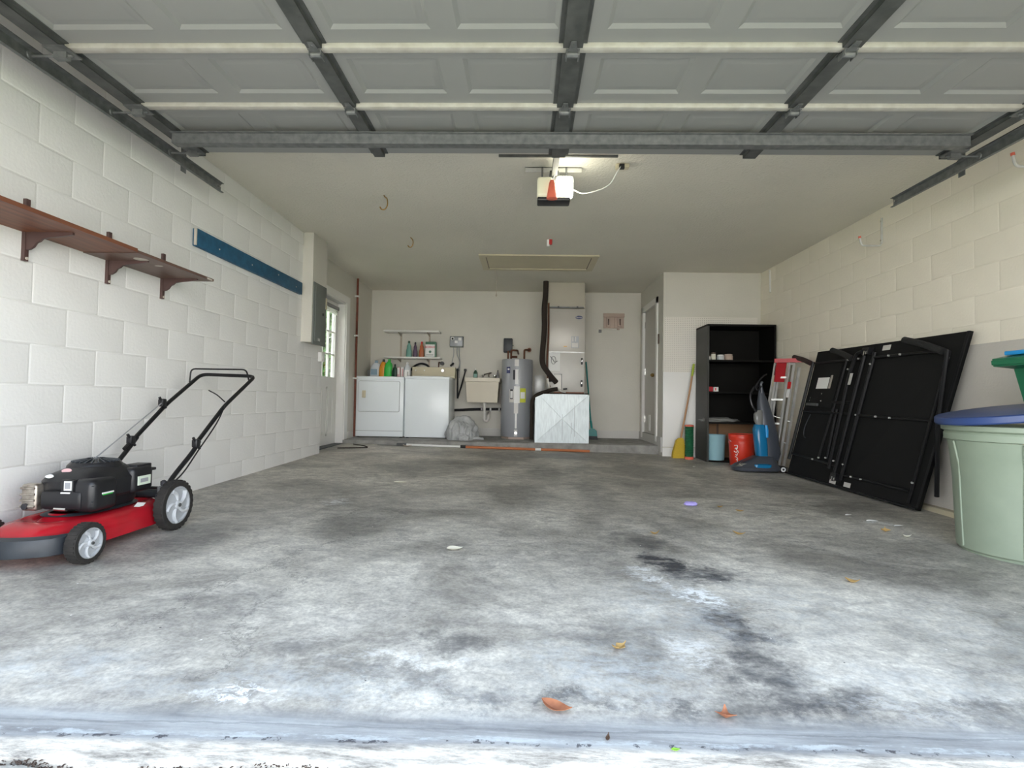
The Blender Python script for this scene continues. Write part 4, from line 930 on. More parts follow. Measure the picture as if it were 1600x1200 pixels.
pn = B('access_panel', ac, 'ahu', (0.42, 0.53, 8.105, 8.118, 0.97, 1.215)); B('panel_edge', pn, 'grey', (0.42, 0.54, 8.10, 8.106, 1.212, 1.222), (0.532, 0.542, 8.10, 8.106, 0.96, 1.222))
rb = thing('return_air_box', (0.52, 8.1, ZS), 'streaked galvanised return air box with cross creased front', 'duct box')
bm = bm_new(); 
x0, x1, y0, y1, z0, z1, ch = 0.135, 0.905, 7.66, 8.78, ZS, 0.905, 0.085
out = [(x0, z0), (x1, z0), (x1, z1), (x0+ch*1.3, z1), (x0, z1-ch*0.6)]
A = [bm.verts.new((x, y0, z)) for x, z in out]; Bk = [bm.verts.new((x, y1, z)) for x, z in out]
cv_ = bm.verts.new(((x0+x1)/2, y0-0.022, (z0+z1)/2))
for i in range(5):
    j = (i+1) % 5; bm.faces.new((A[i], A[j], Bk[j], Bk[i])); bm.faces.new((A[j], A[i], cv_))
bm.faces.new(Bk); obj('casing', bm, 'duct', rb, ang=3)
bm = bm_new()
for a_, b_ in (((x0+0.02, z0+0.02), (x1-0.02, z1-0.02)), ((x1-0.02, z0+0.02), (x0+0.09, z1-0.05))):
    m_ = ((x0+x1)/2, (z0+z1)/2)
    tube(bm, [(a_[0], y0-0.001, a_[1]), (m_[0], y0-0.022, m_[1]), (b_[0], y0-0.001, b_[1])], 0.0045, 6)
obj('crease', bm, 'duct', rb)
B('corner_flange', rb, 'duct', (x0-0.003, x0+0.018, y0-0.004, y0, z0, z1-0.055), (x1-0.018, x1+0.003, y0-0.004, y0, z0, z1), (x0+0.11, x1, y0-0.004, y0, z1-0.012, z1+0.003))
B('top_seal', rb, 'insul', (0.25, 0.90, 7.665, 8.12, 0.905, 0.925))
for x, za, zb in ((0.525, 0.24, 0.62), (0.70, 0.30, 0.75), (0.66, 0.34, 0.50)):
    B('stain_streak', rb, 'heater', (x-0.002, x+0.002, y0-0.024+abs(x-0.52)*0.055, y0-0.0105, za, zb))
il = thing('insulated_line', (0.3, 8.05, 1.3), 'thick black insulated refrigerant line bending down to the air handler', 'pipe')
T('line', il, 'insul', smoothpath([(0.275, 8.02, ZC), (0.27, 8.02, 2.4), (0.255, 8.02, 2.2), (0.26, 8.02, 1.9), (0.235, 8.02, 1.5), (0.245, 8.02, 1.36), (0.30, 8.03, 1.27), (0.38, 8.05, 1.17), (0.455, 8.09, 1.09)], 5), 0.041, 12)
T('small_line', il, 'copper', smoothpath([(0.32, 8.06, 2.3), (0.325, 8.07, 1.8), (0.31, 8.07, 1.4), (0.33, 8.07, 1.1), (0.36, 8.10, 1.02)]), 0.014)
T('stub', il, 'insul', [(0.36, 8.09, 1.10), (0.36, 8.08, 1.17)], 0.028)
dh = thing('condensate_hose', (0.2, 8.0, 0.95), 'black condensate hose drooping left over the return air box', 'hose')
T('hose', dh, 'insul', smoothpath([(0.47, 8.02, 0.99), (0.38, 8.0, 0.975), (0.27, 7.95, 0.935), (0.16, 7.9, 0.89), (0.095, 7.88, 0.80), (0.09, 7.88, 0.55), (0.09, 7.9, 0.30), (0.09, 7.9, 0.23)], 5), 0.030, 10)
pp = thing('drain_fittings', (0.4, 8.05, 0.98), 'white plastic drain pipes at the foot of the air handler', 'pipe')
T('riser', pp, 'pvc', [(0.32, 8.04, 1.13), (0.355, 8.03, 0.985)], 0.014); T('riser_cap', pp, 'pvc', [(0.31, 8.04, 1.125), (0.335, 8.04, 1.14)], 0.017)
T('elbow', pp, 'pvc', smoothpath([(0.45, 8.06, 1.01), (0.49, 8.05, 0.985), (0.53, 8.05, 0.955), (0.60, 8.05, 0.945)]), 0.015)
T('valve_stub', pp, 'ink', [(0.56, 8.06, 0.99), (0.62, 8.06, 0.995)], 0.012)
o = B('foil_panel', None, 'alu', (0.13, 0.305, 8.80, 8.835, 0.92, 1.225), bev=0.004, at=(0.22, 8.82, 0.92)); tag(o, 'dull metal sheet on the wall left of the air handler', 'panel')

# teal broom
def frustum(bm, c, b0, b1, h, rot=None, shear=(0, 0)):
    r0 = [(-b0[0]/2, -b0[1]/2, 0), (b0[0]/2, -b0[1]/2, 0), (b0[0]/2, b0[1]/2, 0), (-b0[0]/2, b0[1]/2, 0)]
    r1 = [(-b1[0]/2+shear[0], -b1[1]/2+shear[1], h), (b1[0]/2+shear[0], -b1[1]/2+shear[1], h), (b1[0]/2+shear[0], b1[1]/2+shear[1], h), (-b1[0]/2+shear[0], b1[1]/2+shear[1], h)]
    mt = Matrix.Translation(c) @ (rot.to_4x4() if rot else Matrix())
    loft(bm, [[mt @ Vector(p) for p in r0], [mt @ Vector(p) for p in r1]])
tb = thing('push_broom', (1.05, 8.5, ZS), 'teal angle broom leaning in the corner beside the air handler', 'broom')
bm = bm_new(); prism(bm, [(0.985, 0.255), (1.135, 0.255), (1.125, 0.345), (1.09, 0.375), (1.05, 0.385), (0.99, 0.35)], 'Y', 8.44, 8.48); obj('broom_head', bm, 'teal', tb)
bm = bm_new(); prism(bm, [(0.985, ZS), (1.145, ZS), (1.135, 0.26), (0.985, 0.26)], 'Y', 8.435, 8.485); obj('bristles', bm, 'ink', tb)
T('handle', tb, 'teal', [(1.045, 8.46, 0.37), (1.03, 8.52, 0.60), (0.985, 8.81, 1.46)], 0.012)
T('socket', tb, 'teal', [(1.055, 8.46, 0.36), (1.036, 8.49, 0.50)], 0.018)

# key rack / outlet board on back wall
kr = thing('outlet_board', (1.44, 8.83, 2.15), 'pinkish wooden board with two upright holders on the back wall', 'wall board')
B('board', kr, 'rack', (1.268, 1.605, 8.815, 8.84, 2.03, 2.275), bev=0.003)
B('top_rail', kr, 'rack', (1.262, 1.61, 8.79, 8.82, 2.215, 2.275), bev=0.003)
for x in (1.345, 1.535):
    h_ = B('holder', kr, 'rack', (x-0.032, x+0.032, 8.785, 8.82, 2.055, 2.20), bev=0.005); B('slot', h_, 'brown', (x-0.012, x+0.012, 8.782, 8.787, 2.075, 2.18), bev=0.003)
B('divider', kr, 'rack', (1.45, 1.475, 8.79, 8.82, 2.03, 2.21)); B('catch', kr, 'rack', (1.49, 1.53, 8.80, 8.835, 2.005, 2.03))
wr2 = thing('wall_wire', (1.2, 8.8, 2.0), 'white cable with small connector below the wooden board', 'cable')
T('cable', wr2, 'pvc', smoothpath([(1.51, 8.815, 2.02), (1.35, 8.82, 2.005), (1.24, 8.82, 1.995), (1.18, 8.82, 2.03), (1.17, 8.83, 2.0)]), 0.006, seg=6)
B('connector', wr2, 'grey', (1.19, 1.235, 8.80, 8.835, 1.955, 2.005), bev=0.004)
o = B('wall_switch', None, 'brown', (1.872, 1.888, 7.59, 7.635, 1.65, 1.79), bev=0.004, at=(1.88, 7.61, 1.72)); tag(o, 'dark brown switch plate beside the inner door casing', 'switch')

# ------------------------------------------------------------ pole on the floor
pf = thing('pole_saw', (-0.6, 7.48, fz(-0.6, 7.48)), 'long pole saw lying along the step, white and orange shaft', 'pole saw')
def pz(x, dz=0.018): return fz(x, 7.48)+dz
T('shaft', pf, 'label', [(-1.70, 7.475, pz(-1.70)), (-0.89, 7.478, pz(-0.89))], 0.016, label='white shaft section')
T('shaft', pf, 'orange', [(-0.86, 7.478, pz(-0.86)), (0.905, 7.50, pz(0.905))], 0.018, label='orange shaft section')
T('coupling', pf, 'black', [(-0.915, 7.478, pz(-0.915)), (-0.84, 7.478, pz(-0.84))], 0.024)
T('tape_band', pf, 'label', [(0.14, 7.49, pz(0.14)), (0.22, 7.49, pz(0.22))], 0.0195)
bm = bm_new(); prism(bm, [(-2.09, 7.46), (-1.95, 7.43), (-1.78, 7.45), (-1.68, 7.47), (-1.72, 7.49), (-1.95, 7.47)], 'Z', pz(-1.9, 0.004), pz(-1.9, 0.012)); obj('saw_blade', bm, 'galvd', pf)
B('saw_head', pf, 'galvd', (-1.82, -1.68, 7.45, 7.50, pz(-1.75, 0.002), pz(-1.75, 0.04)), bev=0.008)
T('pulley_rope', pf, 'ftan', smoothpath([(-1.72, 7.44, pz(-1.7, .02)), (-1.66, 7.43, pz(-1.66, .006)), (-1.60, 7.45, pz(-1.6, .02))]), 0.005, seg=6)
dm = thing('door_mat_strip', (-2.3, 7.1, fz(-2.3, 7.1)), 'thin dark cord and grit by the side door threshold', 'cord')
T('cord', dm, 'insul', smoothpath([(-2.42, 7.42, fz(-2.42, 7.42)+.006), (-2.25, 7.30, fz(-2.25, 7.3)+.006), (-2.12, 7.08, fz(-2.12, 7.08)+.006), (-2.28, 6.98, fz(-2.28, 6.98)+.006), (-2.46, 6.9, fz(-2.46, 6.9)+.006)]), 0.007, seg=6)

# ------------------------------------------------------------ yellow broom
yb = thing('corn_broom', (2.06, 7.2, fz(2.06, 7.2)), 'yellow broom with wooden handle leaning against the black bookcase', 'broom')
fb = fz(2.06, 7.2)
bm = bm_new(); loft(bm, [[(1.975, 7.17, fb), (2.17, 7.17, fb), (2.17, 7.25, fb), (1.975, 7.25, fb)], [(1.985, 7.18, fb+0.08), (2.15, 7.18, fb+0.08), (2.15, 7.25, fb+0.08), (1.985, 7.25, fb+0.08)], [(2.03, 7.195, fb+0.24), (2.13, 7.195, fb+0.24), (2.13, 7.245, fb+0.24), (2.03, 7.245, fb+0.24)], [(2.07, 7.205, fb+0.27), (2.12, 7.205, fb+0.27), (2.12, 7.24, fb+0.27), (2.07, 7.24, fb+0.27)]]); obj('bristles', bm, 'yellowb', yb)
T('handle', yb, 'broomwood', [(2.095, 7.225, fb+0.26), (2.225, 7.26, 1.0), (2.255, 7.265, 1.20)], 0.013)
T('grip', yb, 'lime', [(2.252, 7.265, 1.18), (2.278, 7.275, 1.345)], 0.016)
# green cord reel
gr = thing('cord_reel', (2.175, 7.13, fz(2.175, 7.13)), 'upright green reel with coral end caps beside the bookcase', 'reel')
f0 = fz(2.175, 7.13)
prof = []
for i in range(37):
    z = f0+0.035+0.40*i/36; prof.append((0.052+(0.006 if i % 2 else 0.0), z))
L('wound_cord', gr, 'greens', prof, (2.175, 7.12, 0), seg=20)
L('end_cap', gr, 'coral', [(0.055, 0), (0.058, 0.005), (0.058, 0.03), (0.05, 0.036)], (2.175, 7.12, f0), seg=20)
L('end_cap', gr, 'coral', [(0.05, 0), (0.058, 0.004), (0.058, 0.02), (0.05, 0.026)], (2.175, 7.12, f0+0.43), seg=20)

# ------------------------------------------------------------ bookcase
CX0, CX1, CYF, CYB = 2.325, 3.195, 6.87, 7.33; CZ0 = 0.055; CZT = 1.812
bk = thing('bookcase', ((CX0+CX1)/2, (CYF+CYB)/2, CZ0), 'tall black open bookcase in the right back corner', 'bookcase')
B('side_panel', bk, 'bcabs', (CX0, CX0+0.022, CYF, CYB, CZ0, CZT)); B('side_panel', bk, 'bcab', (CX1-0.022, CX1, CYF, CYB, CZ0, CZT))
B('top_panel', bk, 'bcab', (CX0, CX1, CYF-0.003, CYB, CZT, CZT+0.024))
B('back_panel', bk, 'bcab', (CX0+0.02, CX1-0.02, CYB-0.012, CYB-0.004, 0.555, CZT))
B('lower_back_panel', bk, 'cardboard', (CX0+0.02, CX1-0.02, CYB-0.02, CYB-0.008, CZ0+0.03, 0.56), label='bare brown hardboard lower back')
for z in (1.355, 0.945, 0.552): B('shelf', bk, 'bcab', (CX0+0.022, CX1-0.022, CYF+0.005, CYB-0.01, z, z+0.022))
B('bottom_panel', bk, 'bcab', (CX0+0.022, CX1-0.022, CYF+0.008, CYB-0.01, CZ0, CZ0+0.028))
B('centre_batten', bk, 'brown', (2.60, 2.625, CYB-0.03, CYB-0.02, CZ0+0.03, 0.55))
zs = 1.377
def jar(x, y, z, r, h, mt, lid, lb, name='jar', cat='jar'):
    t = thing(name, (x, y, z), lb, cat)
    L('body', t, mt, [(r*0.95, 0), (r, h*0.06), (r, h*0.72), (r*0.85, h*0.8)], (x, y, z), seg=16)
    L('lid', t, lid, [(r*0.9, h*0.78), (r*0.9, h*0.98), (r*0.8, h)], (x, y, z), seg=16)
    return t
jar(2.375, 6.99, zs, 0.03, 0.062, 'label', 'brown', 'low white jar at the left end of the top bookcase shelf')
jar(2.43, 6.96, zs, 0.03, 0.10, 'paper', 'brown', 'cream jar with brown lid, second on the top bookcase shelf')
jar(2.53, 6.98, zs, 0.045, 0.072, 'wheel', 'label', 'wide grey tin, third on the top bookcase shelf', 'tin', 'tin')
jar(2.65, 7.03, zs, 0.055, 0.085, 'rack', 'rack', 'dull pink tub at the right of the jars on the top shelf', 'tub', 'tub')
t = thing('stacked_jar', (2.375, 7.08, zs), 'small dark jar with pinkish top standing behind the low white jar', 'jar'); L('body', t, 'brown', [(0.03, 0), (0.03, 0.13)], (2.38, 7.09, zs), seg=14); L('lid', t, 'pink', [(0.033, 0.13), (0.033, 0.19), (0.025, 0.195)], (2.38, 7.09, zs), seg=14)
t = thing('small_carton', (2.38, 6.98, 0.967), 'small dark red carton on the second bookcase shelf', 'carton'); B('carton', t, 'redfg', (2.35, 2.42, 6.94, 7.0, 0.967, 1.03), bev=0.003)
t = thing('small_carton', (2.46, 6.95, 0.967), 'small white printed carton beside the dark red carton', 'carton'); B('carton', t, 'label', (2.43, 2.485, 6.92, 6.97, 0.967, 1.025), bev=0.003); B('print', t, 'redtxt', (2.44, 2.455, 6.918, 6.921, 0.98, 1.015))
fs = thing('grey_sack', (2.55, 7.0, 0.574), 'flat grey plastic sack on the third bookcase shelf', 'bag'); blob('sack', (2.53, 7.02, 0.594), (0.21, 0.09, 0.035), 11, 0.4, 'smoke', fs)
# pale blue bin and red bucket
pb = thing('waste_bin', (2.44, 6.985, CZ0+0.028), 'pale blue plastic bin in the bottom of the bookcase', 'bin')
bm = bm_new(); lathe(bm, [(0.112, 0), (0.117, 0.01), (0.131, 0.32), (0.134, 0.325), (0.129, 0.325), (0.113, 0.015)], (2.465, 6.99, CZ0+0.028), seg=32); obj('bin_body', bm, 'ltblue', pb)
f1 = fz(2.69, 6.7)
rbk = thing('bucket', (2.69, 6.69, f1), 'orange red plastic bucket with white script beside the vacuum', 'bucket')
L('pail', rbk, 'orangered', [(0.132, 0), (0.136, 0.01), (0.149, 0.27), (0.153, 0.27), (0.153, 0.30), (0.150, 0.30), (0.155, 0.33), (0.157, 0.36), (0.152, 0.375), (0.145, 0.37), (0.13, 0.02)], (2.69, 6.69, f1), seg=36)
L('lid', rbk, 'orangered', [(0.157, 0.372), (0.158, 0.385), (0.14, 0.388), (0.138, 0.38)], (2.69, 6.69, f1), seg=36)
T('bail_handle', rbk, 'chrome', [(2.69+0.16*math.cos(a), 6.69-0.05*math.sin(a)-0.02, f1+0.32-0.06*math.sin(a)) for a in [PI*k/14 for k in range(15)]], 0.0035, seg=6)
def onr(a, z, r=0.1445): return (2.69+r*math.sin(a), 6.69-r*math.cos(a), f1+z)
for pts in ([(-0.95, 0.25), (-0.70, 0.25), (-0.72, 0.21)], [(-0.9, 0.205), (-0.8, 0.22), (-0.75, 0.195)], [(-1.0, 0.18), (-0.8, 0.165), (-0.68, 0.19), (-0.62, 0.16)], [(-0.86, 0.14), (-0.74, 0.13), (-0.7, 0.155)], [(-0.9, 0.115), (-0.75, 0.105), (-0.68, 0.08)], [(-0.82, 0.08), (-0.72, 0.07), (-0.7, 0.04)]):
    T('script_stroke', rbk, 'label', smoothpath([onr(a, z, 0.138+z*0.052) for a, z in pts]), 0.005, seg=6)

# ------------------------------------------------------------ upright vacuum
fv = fz(2.7, 6.2)
vc = thing('vacuum_cleaner', (2.68, 6.2, fv), 'grey and blue upright vacuum cleaner in front of the bookcase', 'vacuum cleaner')
def sup(cx_, cy_, rx, ry, z, e=0.6, n=24, zz=None):
    return [(cx_+rx*math.copysign(abs(math.cos(a))**e, math.cos(a)), cy_+ry*math.copysign(abs(math.sin(a))**e, math.sin(a)), z+(zz(math.cos(a), math.sin(a)) if zz else 0)) for a in [2*PI*k/n for k in range(n)]]
bm = bm_new(); loft(bm, [sup(2.63, 6.16, 0.255, 0.145, fv+0.018), sup(2.63, 6.16, 0.262, 0.15, fv+0.05), sup(2.65, 6.17, 0.23, 0.13, fv+0.085), sup(2.70, 6.19, 0.15, 0.10, fv+0.14), sup(2.73, 6.20, 0.10, 0.08, fv+0.175)]); obj('floor_head', bm, 'vacgrey', vc)
bm = bm_new(); loft(bm, [sup(2.66, 6.045, 0.10, 0.03, fv+0.045), sup(2.67, 6.05, 0.095, 0.03, fv+0.09), sup(2.68, 6.07, 0.06, 0.02, fv+0.10)]); obj('blue_window', bm, 'vacblue', vc)
bm = bm_new(); loft(bm, [sup(2.52, 6.10, 0.13, 0.05, fv+0.065), sup(2.54, 6.11, 0.10, 0.045, fv+0.095), sup(2.58, 6.13, 0.05, 0.02, fv+0.11)]); obj('clear_cover', bm, 'smoke', vc)
T('head_trim', vc, 'chrome', smoothpath([(2.43, 6.02, fv+0.075), (2.41, 6.05, fv+0.095), (2.45, 6.08, fv+0.11)]), 0.006)
# body leaning slightly
rings = []
for z, rx, ry, ox in ((0.12, 0.085, 0.08, 0.04), (0.20, 0.105, 0.085, 0.045), (0.42, 0.10, 0.08, 0.02), (0.62, 0.085, 0.07, -0.01), (0.78, 0.06, 0.05, -0.035), (0.88, 0.035, 0.03, -0.05), (0.96, 0.02, 0.018, -0.055)):
    rings.append(sup(2.80+ox, 6.25+z*0.03, rx, ry, fv+z, n=16))
bm = bm_new(); loft(bm, rings); obj('body', bm, 'vacgrey', vc)
bm = bm_new(); loft(bm, [sup(2.725, 6.205, 0.058, 0.062, fv+0.16, n=20), sup(2.715, 6.21, 0.066, 0.068, fv+0.30, n=20), sup(2.70, 6.215, 0.066, 0.068, fv+0.48, n=20), sup(2.70, 6.22, 0.05, 0.05, fv+0.535, n=20)]); cn = obj('dust_canister', bm, 'vacblue', vc)
bm = bm_new(); loft(bm, [sup(2.755, 6.135, 0.014, 0.012, fv+0.39, 1, 10), sup(2.75, 6.13, 0.018, 0.014, fv+0.47, 1, 10), sup(2.745, 6.135, 0.014, 0.012, fv+0.53, 1, 10)]); obj('bright_blue_cap', bm, 'skylid', cn)  # small bright blue cap on the canister front
bm = bm_new(); loft(bm, [sup(2.69, 6.20, 0.03, 0.03, fv+0.53, n=14), sup(2.685, 6.21, 0.045, 0.04, fv+0.58, n=14), sup(2.685, 6.21, 0.045, 0.04, fv+0.66, n=14), sup(2.70, 6.22, 0.03, 0.03, fv+0.70, n=14)]); obj('cyclone_cap', bm, 'smoke', vc)
T('handle_stem', vc, 'vacgrey', smoothpath([(2.745, 6.25, fv+0.90), (2.735, 6.25, fv+1.0), (2.75, 6.25, fv+1.03)]), 0.015)
T('handle_loop', vc, 'black', smoothpath([(2.735, 6.24, fv+0.98), (2.69, 6.23, fv+0.93), (2.66, 6.22, fv+0.97), (2.70, 6.22, fv+1.04), (2.76, 6.24, fv+1.10), (2.80, 6.25, fv+1.12)]), 0.009)
T('hose', vc, 'black', smoothpath([(2.66, 6.20, fv+0.68), (2.61, 6.20, fv+0.76), (2.60, 6.22, fv+0.87), (2.65, 6.24, fv+0.96), (2.70, 6.25, fv+0.98)]), 0.014)
T('hose', vc, 'black', smoothpath([(2.86, 6.26, fv+0.16), (2.91, 6.27, fv+0.30), (2.895, 6.28, fv+0.55), (2.84, 6.28, fv+0.74), (2.79, 6.27, fv+0.86)]), 0.013)
for (wx, wy) in ((2.905, 6.08), (2.86, 6.32)):
    w_ = L('wheel', vc, 'black', [(0.035, -0.014), (0.04, -0.009), (0.04, 0.009), (0.035, 0.014)], (wx, wy, fv+0.038), axis='Y', seg=20)
    L('wheel_rim', w_, 'label', [(0.027, -0.017), (0.027, -0.012)], (wx, wy, fv+0.038), axis='Y', seg=20); L('hub', w_, 'ink', [(0.012, -0.02), (0.012, -0.015)], (wx, wy, fv+0.038), axis='Y', seg=12)
T('axle', vc, 'black', [(2.86, 6.10, fv+0.055), (2.93, 6.09, fv+0.05)], 0.02)

# ------------------------------------------------------------ step ladder (folded, leaning)
ld = thing('step_ladder', (3.02, 6.45, 0.04), 'folded aluminium step ladder with red top leaning by the black table', 'ladder')
def lp(u, v, w=0.0):   # u across, v up along the ladder, w off its face
    ax = Vector((0.84, -0.54, 0)).normalized()
    return Vector((2.93, 6.40, 0.055)).lerp(Vector((2.97, 6.13, 1.33)), v)+ax*u+Vector((-0.54, -0.84, 0))*w
def bar(bm, a, b, w, d): 
    a = Vector(a); b = Vector(b); dd_ = (b-a); L_ = dd_.length; q = dd_.to_track_quat('Z', 'Y').to_matrix()
    box(bm, (a+b)/2, (w, d, L_), rot=q)
for (u0, u1, w_) in ((-0.13, -0.10, 0.045), (0.05, 0.06, 0.075)):
    bm = bm_new(); bar(bm, lp(u0, 0.0), lp(u1, 0.97), w_, 0.025); q = obj('side_rail', bm, 'alu', ld)
    bm = bm_new(); bar(bm, lp(u0, 0.02, 0.014), lp(u1, 0.95, 0.014), w_*0.35, 0.006); obj('rail_flange', bm, 'chrome', q)
for (u0, u1) in ((-0.09, -0.07), (0.115, 0.135)):
    bm = bm_new(); bar(bm, lp(u0, 0.0, -0.06), lp(u1, 0.93, -0.05), 0.026, 0.02); obj('rear_rail', bm, 'alu', ld)
for v in (0.2, 0.42, 0.64, 0.84):
    bm = bm_new(); bar(bm, lp(-0.10, v, 0.0), lp(0.04, v, 0.0), 0.03, 0.02); obj('step', bm, 'alu', ld)
bm = bm_new(); bar(bm, lp(-0.12, 0.99, -0.02), lp(0.16, 0.99, -0.02), 0.10, 0.045); obj('top_cap', bm, 'redfg', ld, label='red top cap')
bm = bm_new(); bar(bm, lp(-0.045, 0.97, 0.016), lp(-0.045, 0.80, 0.016), 0.12, 0.012); obj('red_plate', bm, 'redfg', ld)
bm = bm_new(); bar(bm, lp(0.065, 0.80, 0.02), lp(0.065, 0.74, 0.02), 0.04, 0.004); q = obj('warning_sticker', bm, 'redm', ld)
bm = bm_new(); bar(bm, lp(0.065, 0.735, 0.02), lp(0.062, 0.66, 0.02), 0.036, 0.004); obj('white_sticker', bm, 'label', ld)
bm = bm_new(); bar(bm, lp(-0.105, 0.86, 0.02), lp(-0.108, 0.76, 0.02), 0.018, 0.004); obj('yellow_sticker', bm, 'cream', ld)
for v, u0, u1 in ((0.5, -0.10, 0.12), (0.3, -0.11, 0.11)):
    bm = bm_new(); bar(bm, lp(u0, v, -0.05), lp(u1, v-0.06, -0.05), 0.012, 0.008); obj('brace', bm, 'alu', ld)
for u in (-0.13, 0.05):
    bm = bm_new(); bar(bm, lp(u, -0.012), lp(u, 0.035), 0.06, 0.03); obj('foot', bm, 'black', ld)

# ------------------------------------------------------------ folded table tennis table leaning on the right wall
TC = [Vector(p) for p in ((2.95, 6.02, 0.045), (3.05, 4.185, 0.016), (3.165, 3.83, 1.36), (3.165, 5.80, 1.385))]
NR = ((TC[3]-TC[0]).cross(TC[1]-TC[0])).normalized()
if NR.x > 0: NR = -NR
def tp(u, v, w=0.0): return TC[0]*(1-u)*(1-v)+TC[1]*u*(1-v)+TC[2]*u*v+TC[3]*(1-u)*v+NR*w
tt = thing('folding_game_table', (3.0, 5.1, 0.03), 'black folding game table seen from its underside, leaning on the right wall', 'table')
def slab(name, u0, u1, v0, v1, w0, w1, mt, par=None, **k):
    bm = bm_new(); loft(bm, [[tp(u, v, w) for u, v in ((u0, v0), (u1, v0), (u1, v1), (u0, v1))] for w in (w0, w1)]); return obj(name, bm, mt, par or tt, **k)
slab('table_half', 0.0, 0.485, 0, 1, 0, 0.022, 'board'); slab('table_half', 0.49, 1.0, 0, 1, 0, 0.022, 'board')
slab('edge_apron', 0.0, 1.0, 0.0, 0.012, 0.0, 0.05, 'blackm'); slab('edge_apron', 0.988, 1.0, 0, 1, 0.0, 0.03, 'blackm')
def rail(name, a, b, w=0.045, r=0.014, mt='blackm', w2=None):
    return T(name, tt, mt, [tp(*a, w), tp(*b, w2 if w2 is not None else w)], r, 8)
for a, b in (((0.505, 0.905), (0.93, 0.905)), ((0.945, 0.90), (0.955, 0.03)), ((0.49, 0.518), (0.955, 0.513)), ((0.52, 0.098), (0.945, 0.098)), ((0.51, 0.94), (0.50, 0.06)), ((0.44, 0.94), (0.44, 0.08)),
             ((0.02, 0.905), (0.42, 0.905)), ((0.0, 0.92), (0.0, 0.12)), ((0.31, 0.93), (0.30, 0.56)), ((0.30, 0.56), (0.28, 0.18)), ((0.33, 0.55), (0.35, 0.19)), ((0.03, 0.52), (0.44, 0.52)), ((0.02, 0.17), (0.44, 0.15)), ((0.28, 0.60), (0.44, 0.60))):
    rail('frame_tube', a, b, r=0.017 if a[0] in (0.44, 0.51, 0.0) else 0.012)
T('leg_tube', tt, 'blackm', rounded([tp(0.44, 0.95, 0.075), tp(0.40, 0.94, 0.075), tp(0.385, 0.80, 0.075), tp(0.41, 0.12, 0.075)], 0.05), 0.016)
T('leg_tube', tt, 'blackm', rounded([tp(0.955, 0.90, 0.08), tp(0.99, 0.5, 0.05), tp(1.035, 0.10, -0.03)], 0.05), 0.016)
for (a, b, mt) in (((-0.17, 0.965, 0.10), (0.0, 0.905, 0.07), 'brownfoam'), ((0.19, 0.985, 0.08), (0.36, 0.91, 0.06), 'blackfoam'), ((0.715, 0.985, 0.09), (0.93, 0.895, 0.07), 'blackfoam')):
    T('foam_grip', tt, mt, smoothpath([tp(*a), tp((a[0]+b[0])/2, (a[1]+b[1])/2+0.006, (a[2]+b[2])/2), tp(*b)]), 0.027, 12)
slab('net_box', 0.06, 0.28, 0.56, 0.86, 0.022, 0.05, 'board')
q = slab('white_label', 0.10, 0.205, 0.70, 0.785, 0.05, 0.053, 'label')
slab('label_strip', 0.215, 0.235, 0.70, 0.80, 0.05, 0.056, 'chrome')
for u, v, s in ((0.07, 0.62, 0.014), (0.07, 0.60, 0.012), (0.17, 0.655, 0.01), (0.18, 0.60, 0.01)): slab('bolt_plate', u, u+s*0.7, v, v+s, 0.05, 0.06, 'chrome')
slab('latch_bar', 0.06, 0.16, 0.565, 0.585, 0.05, 0.075, 'galvd')
slab('catch_plate', 0.405, 0.425, 0.72, 0.80, 0.09, 0.094, 'alu')
for u, v in ((0.405, 0.945), (0.54, 0.95), (0.40, 0.018), (0.515, 0.02)):
    slab('corner_sticker', u, u+0.05, v, v+0.032, 0.022, 0.025, 'ahul')
for v in (0.955, 0.075): slab('hinge', 0.43, 0.475, v-0.025, v+0.02, 0.022, 0.07, 'black'); slab('hinge_pin', 0.452, 0.460, v-0.035, v-0.005, 0.05, 0.08, 'chrome'); slab('hinge_pin', 0.468, 0.474, v-0.03, v-0.01, 0.05, 0.078, 'chrome')
for u, v in ((0.955, 0.86), (0.955, 0.15), (0.51, 0.86), (0.50, 0.517), (0.50, 0.17), (0.62, 0.905), (0.69, 0.905), (0.64, 0.514), (0.73, 0.513), (0.58, 0.098), (0.65, 0.098), (0.33, 0.905), (0.41, 0.905), (0.35, 0.835), (0.29, 0.18), (0.35, 0.19), (0.42, 0.18), (0.24, 0.16)):
    bm = bm_new(); cyl(bm, tp(u, v, 0.055), tp(u, v, 0.068), 0.008, seg=8); obj('bolt', bm, 'alu', tt)
T('cable_bundle', tt, 'darkgrey', smoothpath([tp(0.09, 0.50, 0.03), tp(0.07, 0.40, 0.035), tp(0.075, 0.33, 0.03), tp(0.10, 0.31, 0.03)]), 0.005, seg=6)

# ------------------------------------------------------------ trash can, lid, tote
cxx, cyy = 2.80, 3.08; f2 = fz(cxx, cyy)-0.006
tc_ = thing('trash_can', (cxx, cyy, f2), 'large sage green plastic trash can at the right edge', 'trash can')
n = 48
def canring(r, z, flut=0.0):
    out = []
    for k in range(n):
        a = 2*PI*k/n; rr3 = r-(flut if (k % 8) in (0, 1) else 0); out.append((cxx+rr3*math.cos(a), cyy+rr3*math.sin(a), f2+z))
    return out
bm = bm_new()
loft(bm, [canring(0.275, 0.02), canring(0.285, 0.03), canring(0.298, 0.32, 0.004), canring(0.304, 0.50, 0.006), canring(0.318, 0.60, 0.002), canring(0.326, 0.64), canring(0.340, 0.645), canring(0.342, 0.68), canring(0.335, 0.69), canring(0.352, 0.70), canring(0.354, 0.725), canring(0.34, 0.73), canring(0.325, 0.70), canring(0.30, 0.40), canring(0.26, 0.04)])
obj('can_body', bm, 'sage', tc_, ang=25)
